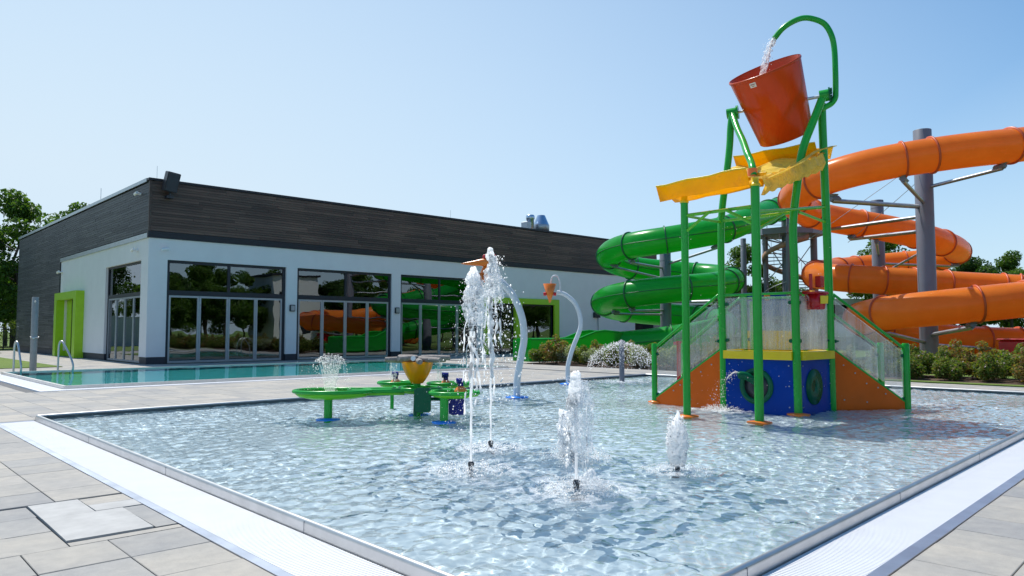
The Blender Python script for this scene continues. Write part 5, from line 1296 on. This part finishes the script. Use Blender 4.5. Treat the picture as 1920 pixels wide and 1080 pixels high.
def foam(root, x, y, rad, dens=1., ell=1.):
    n = int(rad * 2 / .035); ax_ = np.linspace(-rad, rad, n); X, Y = np.meshgrid(ax_ + x, ax_ + y)
    me = grid_mesh(x - rad, x + rad, y - rad, y + rad, .03, lambda A, B: W0 + .004 + wave(A, B), 'foam', 'foam', tuple(wloc(root)))
    co = np.empty(len(me.vertices) * 3); me.vertices.foreach_get('co', co); co = co.reshape(-1, 3) + np.array(wloc(root))
    r = np.hypot(co[:, 0] - x, co[:, 1] - y) / rad; a = me.attributes.new('dens', 'FLOAT', 'POINT'); a.data.foreach_set('value', (dens * np.clip(1 - r, 0, 1) ** .8 - np.clip(r - .8, 0, 1) * 6).astype(np.float32))
    o = bpy.data.objects.new('foam', me); COL.objects.link(o); o.parent = root; o['kind'] = 'stuff'; return o
def plume(c, h0, h1, prof, mat, root, name, seed, seg=40, rings=60, amp=.35, fr=9., lean=(0, 0)):
    """lumpy column of white water between heights h0 and h1; prof(t) gives the radius"""
    m = MB(); vs = []
    for i in range(rings + 1):
        f = i / rings; z = h0 + (h1 - h0) * f; r0 = prof(f)
        for j in range(seg):
            a = 2 * math.pi * j / seg; d = Vector((math.cos(a), math.sin(a), 0))
            p = Vector((d.x * .1, d.y * .1, z))
            k = 1 + amp * (noise.noise(p * fr + Vector((seed, 0, 0))) + .6 * noise.noise(p * fr * 2.6 + Vector((0, seed, 0))) + .35 * noise.noise(p * fr * 6 + Vector((0, 0, seed))))
            vs.append((c[0] + lean[0] * f + d.x * r0 * k, c[1] + lean[1] * f + d.y * r0 * k, z + r0 * .25 * amp * noise.noise(p * 14)))
    m.add(vs, [(i * seg + j, i * seg + (j + 1) % seg, (i + 1) * seg + (j + 1) % seg, (i + 1) * seg + j) for i in range(rings) for j in range(seg)], True)
    m.add(vs[-seg:], [tuple(range(seg))])
    return build(m, name, mat, root)
def lumps(c, h0, h1, prof, n, root, name, seed, r0=.012, r1=.045, mat='spray', fill=.95, bias=1.):
    """ragged head of water: overlapping lumps inside a profile"""
    rnd = random.Random(seed); m = MB()
    for i in range(n):
        f = rnd.random() ** bias; R_ = prof(f); a = rnd.random() * 6.283; q = rnd.random() ** .5 * fill * R_; r = min(rnd.uniform(r0, r1), max(.006, R_ * .75)) * rnd.uniform(.6, 1.1)
        m.blob((c[0] + math.cos(a) * q, c[1] + math.sin(a) * q, h0 + (h1 - h0) * f), (r, r, r * rnd.uniform(1., 1.9)), 9, 7, .55, 2.2, seed + i)
    o = build(m, name, mat, root); md = o.modifiers.new('merge', 'REMESH'); md.mode = 'VOXEL'; md.voxel_size = .006; md.use_smooth_shade = True; return o
def strand(p, q, r, root, mat='spray', seed=0, sag=.04, name='strand', gap=.35):
    """broken rope of falling water"""
    P_, Q_ = Vector(p), Vector(q); L = (Q_ - P_).length; n = max(6, int(L / .018)); m = MB(); run = []
    for i in range(n + 1):
        f = i / n; c = P_.lerp(Q_, f) + Vector((noise.noise(Vector((f * L * 5, seed, 0))), noise.noise(Vector((seed, f * L * 5, 3))), 0)) * sag
        w = r * (1 + 1.1 * noise.noise(Vector((f * L * 16, seed * 3.1, 7)))) * (1 - .3 * f)
        if noise.noise(Vector((f * L * 11, seed * 1.3, 11))) > gap: 
            if len(run) > 2: m.tube([a for a, _ in run], [max(.002, b) * (.25 if k_ in (0, len(run) - 1) else 1) for k_, (_, b) in enumerate(run)], 8)
            run = []
        else: run.append((c, w))
    if len(run) > 2: m.tube([a for a, _ in run], [max(.002, b) * (.25 if k_ in (0, len(run) - 1) else 1) for k_, (_, b) in enumerate(run)], 8)
    return m
def fountain(x, y, label):
    t = thing('fountain_jet', label, 'fountain', (x, y, FLOOR_Z), 'fountain jets in the paddling pool')
    build(MB().lathe((x, y, FLOOR_Z), [(.05, 0), (.05, .02), (.026, .03), (.026, .29), (.03, .3), (.034, .33), (.022, .345)], 16), 'nozzle', 'nozzle', t); return t
def splash(root, x, y, n, rad, hmax, s0=.003, s1=.012):
    a = RNG.uniform(0, 6.283, n); r = rad * RNG.random(n) ** .7; z = W0 + hmax * RNG.random(n) ** 3 * (1 - r / rad * .6)
    drops(np.stack([x + r * np.cos(a), y + r * np.sin(a), z], -1), RNG.uniform(s0, s1, n) * RNG.random(n) ** .8 + .0015, root, 'splash')
def cr(dx, dd=0.): return Vector((CR.x * dx + CF.x * dd, CR.y * dx + CF.y * dd, 0))

# tall jet in front of the play table
x, y = 5.05, 5.99; c = Vector((x, y, 0)); F1 = fountain(x, y, 'tall thin jet nearest the play table, its plume just below the bird beak')
build(MB().tube([c + UP * z + Vector((.004 * math.sin(z * 21), .004 * math.cos(z * 17), 0)) for z in np.linspace(.1, 1.5, 60)], [.011 + .006 * (z / 2) for z in np.linspace(.1, 2, 60)], 10), 'water_column', 'spray', F1)
lumps(c + cr(.02), 1.88, 2.17, lambda f: .015 + .085 * (1 - f) ** .7, 130, F1, 'plume', 3, .01, .032)
plume(c + cr(.04), 1.55, 2.08, lambda f: .035 + .075 * math.sin(math.pi * min(1, .15 + f * .8)), 'lace', F1, 'water_veil', 5.1, amp=.6, fr=7)
S_m = MB()
for k, (dx, dx2, z0, z1, r) in enumerate([(-.06, -.10, 1.75, .95, .008), (-.02, .0, 1.8, .9, .022), (.0, .02, 1.7, 1.0, .02), (.08, .13, 1.75, 1.15, .010), (.10, .14, 1.7, .9, .008), (.03, .05, 1.5, .7, .014), (-.05, -.08, 1.2, .6, .010), (.05, .12, 1.2, .72, .014)]):
    s_ = strand(c + cr(dx, .03) + UP * z0, c + cr(dx2, .05 * (-1) ** k) + UP * z1, r, F1, seed=k * 2.7 + 1); S_m.add(s_.v, s_.f, True)
build(S_m, 'falling_strands', 'spray', F1, stuff=True)
n = 2400; z = .1 + 1.95 * RNG.random(n) ** .75; sp = .06 + .10 * np.clip(2.1 - z, 0, 2) ; dx = RNG.normal(0, 1, n) * sp; dy = RNG.normal(0, 1, n) * sp
drops(np.stack([x + .02 + dx, y + dy, z], -1), .001 + .0075 * RNG.random(n) ** 6, F1)
splash(F1, x, y, 900, .45, .12); foam(F1, x, y, 1.3, .8)
# second tall jet
x, y = 6.18, 6.95; c = Vector((x, y, 0)); F2 = fountain(x, y, 'tallest thin jet whose plume stands in front of the bird head')
build(MB().tube([c + UP * z_ + Vector((.004 * math.sin(z_ * 23), .004 * math.cos(z_ * 15), 0)) for z_ in np.linspace(.1, 1.95, 60)], [.011 + .006 * (q / 2) for q in np.linspace(.1, 2, 60)], 10), 'water_column', 'spray', F2)
lumps(c + cr(-.005), 2.38, 2.55, lambda f: .012 + .06 * (1 - f) ** .8, 70, F2, 'plume', 8, .01, .028)
lumps(c + cr(.0), 2.05, 2.38, lambda f: .02 + .03 * f, 60, F2, 'plume_core', 18, .006, .018)
plume(c + cr(.02), 1.9, 2.45, lambda f: .05 + .09 * (1 - f), 'lace', F2, 'water_veil', 2.7, amp=.6, fr=7)
S_m = MB()
for k, (dx, dx2, z0, z1, r) in enumerate([(-.03, -.02, 2.3, 1.2, .02), (.01, .02, 2.25, .9, .022), (.08, .14, 2.35, 1.75, .010), (.10, .17, 2.3, 1.9, .010), (.05, .06, 2.0, 1.3, .014), (-.06, -.08, 1.9, 1.0, .012), (0, .02, 1.3, .6, .014), (.1, .13, 1.75, 1.3, .012)]):
    s_ = strand(c + cr(dx, .03) + UP * z0, c + cr(dx2, .05 * (-1) ** k) + UP * z1, r, F2, seed=k * 3.1 + 40, gap=.3); S_m.add(s_.v, s_.f, True)
build(S_m, 'falling_strands', 'spray', F2, stuff=True)
n = 4200; z = .15 + 2.3 * RNG.random(n) ** .8; sp = .05 + .13 * np.clip(2.4 - z, 0, 2.4); dxy = RNG.normal(0, 1, (n, 2)) * sp[:, None]
drops(np.stack([x + .05 + dxy[:, 0], y - .04 + dxy[:, 1], z], -1), .001 + .015 * RNG.random(n) ** 8, F2)
splash(F2, x, y, 1000, .4, .1); foam(F2, x, y, .7, 1.15)
# nearest jet with broad foaming top
x, y = 5.15, 4.6; c = Vector((x, y, 0)); F3 = fountain(x, y, 'nearest jet with a broad frothy top and a lacy veil on its right side')
build(MB().tube([c + UP * z_ + Vector((.004 * math.sin(z_ * 23), .003 * math.cos(z_ * 15), 0)) for z_ in np.linspace(.1, .8, 40)], [.013 + .009 * q for q in np.linspace(0, 1, 40)], 12), 'water_column', 'spray', F3)
lumps(c + cr(.0), .8, 1.09, lambda f: .035 + .045 * (1 - f), 150, F3, 'plume', 1, .012, .035)
lumps(c + cr(-.05, .02), .62, .9, lambda f: .02 + .022 * math.sin(math.pi * f), 70, F3, 'side_plume', 6, .008, .026)
lumps(c + cr(-.075, .03), .25, .62, lambda f: .02 + .025 * f, 60, F3, 'side_runs', 16, .006, .018)
plume(c + cr(.055, .0), .38, 1.04, lambda f: .035 + .075 * math.sin(math.pi * min(1, .25 + f * .72)) ** .9, 'lace', F3, 'water_veil', 9.3, seg=60, rings=90, amp=.35, fr=8)
S_m = MB()
for k, (dx, dx2, z0, z1, r) in enumerate([(.10, .11, .8, .2, .006), (.06, .1, .7, .15, .005), (-.07, -.09, .7, .2, .008), (-.05, -.06, .65, .12, .010), (.12, .10, .7, .35, .007), (.03, .05, .6, .2, .006)]):
    s_ = strand(c + cr(dx, .02) + UP * z0, c + cr(dx2, .03 * (-1) ** k) + UP * z1, r, F3, seed=k * 3.7 + 80, sag=.02, gap=.3); S_m.add(s_.v, s_.f, True)
build(S_m, 'falling_strands', 'spray', F3, stuff=True)
n = 1500; z = .08 + 1.0 * RNG.random(n); dxy = RNG.normal(0, .075, (n, 2)); drops(np.stack([x + dxy[:, 0], y + dxy[:, 1], z], -1), .0012 + .007 * RNG.random(n) ** 4, F3)
splash(F3, x, y, 2200, .42, .12, .002, .009); foam(F3, x, y, 1.3, .9)
plume(c + cr(.14, .05), W0 - .01, W0 + .19, lambda f: .12 * (1 - f) ** .8 + .012, 'lace', F3, 'splash_crown', 3.9, amp=.8, fr=10, rings=24)
# frothy jet behind it
x, y = 6.45, 5.81; c = Vector((x, y, 0)); F4 = fountain(x, y, 'short frothy jet standing just behind the nearest jet')
lumps(c + cr(-.1), .05, .55, lambda f: .05 + .03 * math.sin(math.pi * f), 160, F4, 'plume', 4, .01, .035)
plume(c + cr(-.04), .05, .5, lambda f: .10 + .04 * math.sin(math.pi * f), 'lace', F4, 'water_veil', 7.4, amp=.5, fr=8)
splash(F4, x, y, 1500, .45, .2, .003, .011); foam(F4, x, y, .6, .9)
# white column on the right
x, y = 6.63, 4.5; c = Vector((x, y, 0)); F5 = fountain(x, y, 'short solid white jet standing alone right of the others')
plume(c, .08, .585, lambda f: (.058 + .047 * math.sin(math.pi * min(1, .06 + f * .9)) ** .8) * (1 - max(0, f - .8) / .2 * .62), 'spray', F5, 'froth', 2.2, amp=.30, fr=20)
n = 900; q_ = RNG.random(n); a = RNG.uniform(0, 6.283, n); rr_ = .035 + .075 * np.sin(np.pi * np.clip(.1 + q_ * .8, 0, 1)) + RNG.normal(0, .012, n); drops(np.stack([x + rr_ * np.cos(a), y + rr_ * np.sin(a), .1 + .5 * q_], -1), .002 + .008 * RNG.random(n) ** 3, F5)
plume(c + cr(.015), .56, .66, lambda f: .03 * (1 - f) + .004, 'spray', F5, 'plume_tip', 2.9, amp=.4, rings=12)
splash(F5, x, y, 1300, .38, .1, .002, .008); foam(F5, x, y, .6, .9)
# fan of fine arcs over the left tray of the table
T = thing('tray_fountain', 'small fan of fine water arcs over the left lobe of the play table', 'fountain', (p1.x, p1.y, .52)); pts, szs = [], []
S_m = MB(); o = Vector((p1.x - .02, p1.y + .02, .5))
for k in range(15):
    a = (k / 14 - .5); vx = a * .55; vd = RNG.uniform(-.12, .12); h = .60 - .25 * abs(a) ** 1.5 + RNG.uniform(-.03, .03); tt = np.linspace(0, 1, 46); z = o.z + 4 * h * tt * (1 - tt); X = vx * tt
    for q in range(46):
        if tt[q] < .5 or RNG.random() < .45: 
            for _ in range(3 if tt[q] < .75 else 1): pts.append(o + cr(float(X[q]) + a * .16 + RNG.normal(0, .006), float(vd * tt[q])) + UP * float(z[q] - o.z + RNG.normal(0, .008))); szs.append(.0025 + .005 * RNG.random() + .004 * tt[q])
    cut = [o + cr(a * .16 + float(vx * q), float(vd * q)) + UP * float(4 * h * q * (1 - q)) for q in np.linspace(0, .38, 12)]; S_m.tube(cut, .0024, 5, False)
build(S_m, 'fine_jets', 'spray', T, stuff=True); drops(pts, szs, T)
n = 500; dx = RNG.normal(0, .3, n); drops(np.stack([o.x + CR.x * dx, o.y + CR.y * dx, .5 + .55 * RNG.random(n)], -1), .0015 + .004 * RNG.random(n) ** 2, T)
# curtains from the logs
T2 = thing('table_waterfall', 'thin water curtains falling from the grey logs onto the table', 'waterfall', (bw.x, bw.y, .6))
for sx in (-44, 41):
    q0_ = px(782 + sx, 679, 12.9); pts = []; S_m = MB()
    for k in range(6):
        s_ = strand(q0_ + cr((k - 2.5) * .022), q0_ + cr((k - 2.5) * .018) - UP * .34, .008, T2, seed=k + sx, sag=.012, gap=.2); S_m.add(s_.v, s_.f, True)
    build(S_m, 'water_curtain', 'lace', T2, stuff=True)
    n = 160; drops(np.stack([q0_.x + RNG.normal(0, .05, n), q0_.y + RNG.normal(0, .05, n), q0_.z - .36 * RNG.random(n)], -1), .0015 + .005 * RNG.random(n) ** 2, T2)
splash(T2, 7.9, 10.2, 700, .5, .1); foam(T2, 7.6, 10.3, .95, .8); foam(T2, 6.2, 11.3, .8, .55)
# water filling the bucket
T3 = thing('bucket_filling_stream', 'clear stream pouring from the green pipe into the bucket', 'water stream', PIPE[-1])
e0 = PIPE[-1]; P = [e0.lerp(px(1431, 140, 13.7), f) + UP * .10 * math.sin(math.pi * f) * .8 - CR * .03 * math.sin(math.pi * f) for f in np.linspace(0, 1, 30)]
build(MB().tube(P, [.035 + .03 * f + .010 * math.sin(f * 40) for f in np.linspace(0, 1, 30)], 10), 'stream', 'lace', T3)
S_m = MB()
for k in range(5): s_ = strand(P[0] + cr(.012 * (k - 2)), P[-1] + cr(.02 * (k - 2)), .011, T3, seed=k + 200, sag=.03, gap=.25); S_m.add(s_.v, s_.f, True)
build(S_m, 'strands', 'spray', T3, stuff=True)
n = 160; f = RNG.random(n); drops([P[int(q * 29)] + Vector(RNG.normal(0, .05, 3)) for q in f], .003 + .008 * RNG.random(n) ** 2, T3)
# water over the porthole spout, splash along the foot of the drum
sp0, n_, T_ = SPOUT; T4 = thing('porthole_spout_water', 'arc of water from the spout on the blue drum', 'waterfall', sp0)
pts = []; dirn = (n_ * .6 - T_ * .8).normalized()
S_m = MB(); arc = [sp0 + UP * .06 + dirn * (f * .42) + UP * (.07 * f - .75 * f * f) for f in np.linspace(0, 1, 26)]
S_m.tube(arc[:13], [.018 - .001 * k for k in range(13)], 8); build(S_m, 'arc', 'spray', T4, stuff=True)
for k in range(340): f = RNG.random() ** .7; b_ = sp0 + UP * .06 + dirn * (f * .42) + UP * (.07 * f - .75 * f * f); pts.append(b_ + Vector(RNG.normal(0, .03 + .07 * f, 3)))
drops(pts, .002 + .009 * RNG.random(len(pts)) ** 3, T4)
T5 = thing('drum_splash', 'white splash on the water at the foot of the blue drum', 'splash', (12.3, 7.2, W0))
splash(T5, 12.3, 7.35, 1500, .4, .12); foam(T5, 12.15, 7.2, .85, .9); foam(T5, 13.3, 5.6, .7, .55); foam(T5, 16.1, 5.0, .8, .7)
# splash rings and froth further right, and fine mist drops near the jets
# scattered run-off drops from the roof and hopper
pts = [Vector((11.2 + RNG.random() * 3, 5.7 + RNG.random() * 2, .1 + 3.6 * RNG.random())) for _ in range(420)]
q = px(1527, 575, 13.7); pts += [q + Vector((RNG.normal(0, .05), RNG.normal(0, .04), -.5 * RNG.random() ** .7 + .1)) for _ in range(220)]
T6 = thing('roof_runoff', 'scattered drops falling from the amber roof round the climbing frame', 'water drops', (12.5, 6.7, 2)); drops(pts, .002 + .006 * RNG.random(len(pts)) ** 3, T6)
# dome of water over the grey post
T7 = thing('water_dome', 'thin dome of water spreading from the red flower head of the grey post', 'water dome', (17.04, 13.43, 1.1))
dm = [(.05, 1.14), (.25, 1.15), (.5, 1.08), (.7, .97), (.84, .84), (.92, .72), (.96, .6)]
n = 2200; a = RNG.uniform(0, 6.283, n); f = RNG.random(n) ** .8; rr_ = np.interp(f, np.linspace(0, 1, 7), [q[0] for q in dm]); zz = np.interp(f, np.linspace(0, 1, 7), [q[1] for q in dm])
drops(np.stack([17.04 + rr_ * np.cos(a) + RNG.normal(0, .03, n), 13.43 + rr_ * np.sin(a) + RNG.normal(0, .03, n), zz - .25 * f * RNG.random(n) + RNG.normal(0, .02, n)], -1), .005 + .013 * RNG.random(n) ** 2, T7)
foam(T7, 17.0, 13.3, 1.2, .95); splash(T7, 17.0, 13.3, 900, 1.0, .1)
T8 = thing('bird_spray', 'spray drizzling from the beak of the bird sprayer onto the pool', 'water drops', (10.9, 12.1, 2))
q = px(905, 505, 16.1); n = 1500; f = RNG.random(n); drops(np.stack([q.x + RNG.normal(0, .12 + .2 * f, n), q.y + RNG.normal(0, .12 + .2 * f, n), q.z - f * (q.z - .1)], -1), .003 + .007 * RNG.random(n) ** 3, T8)
foam(T8, 10.6, 12.0, .9, .75)
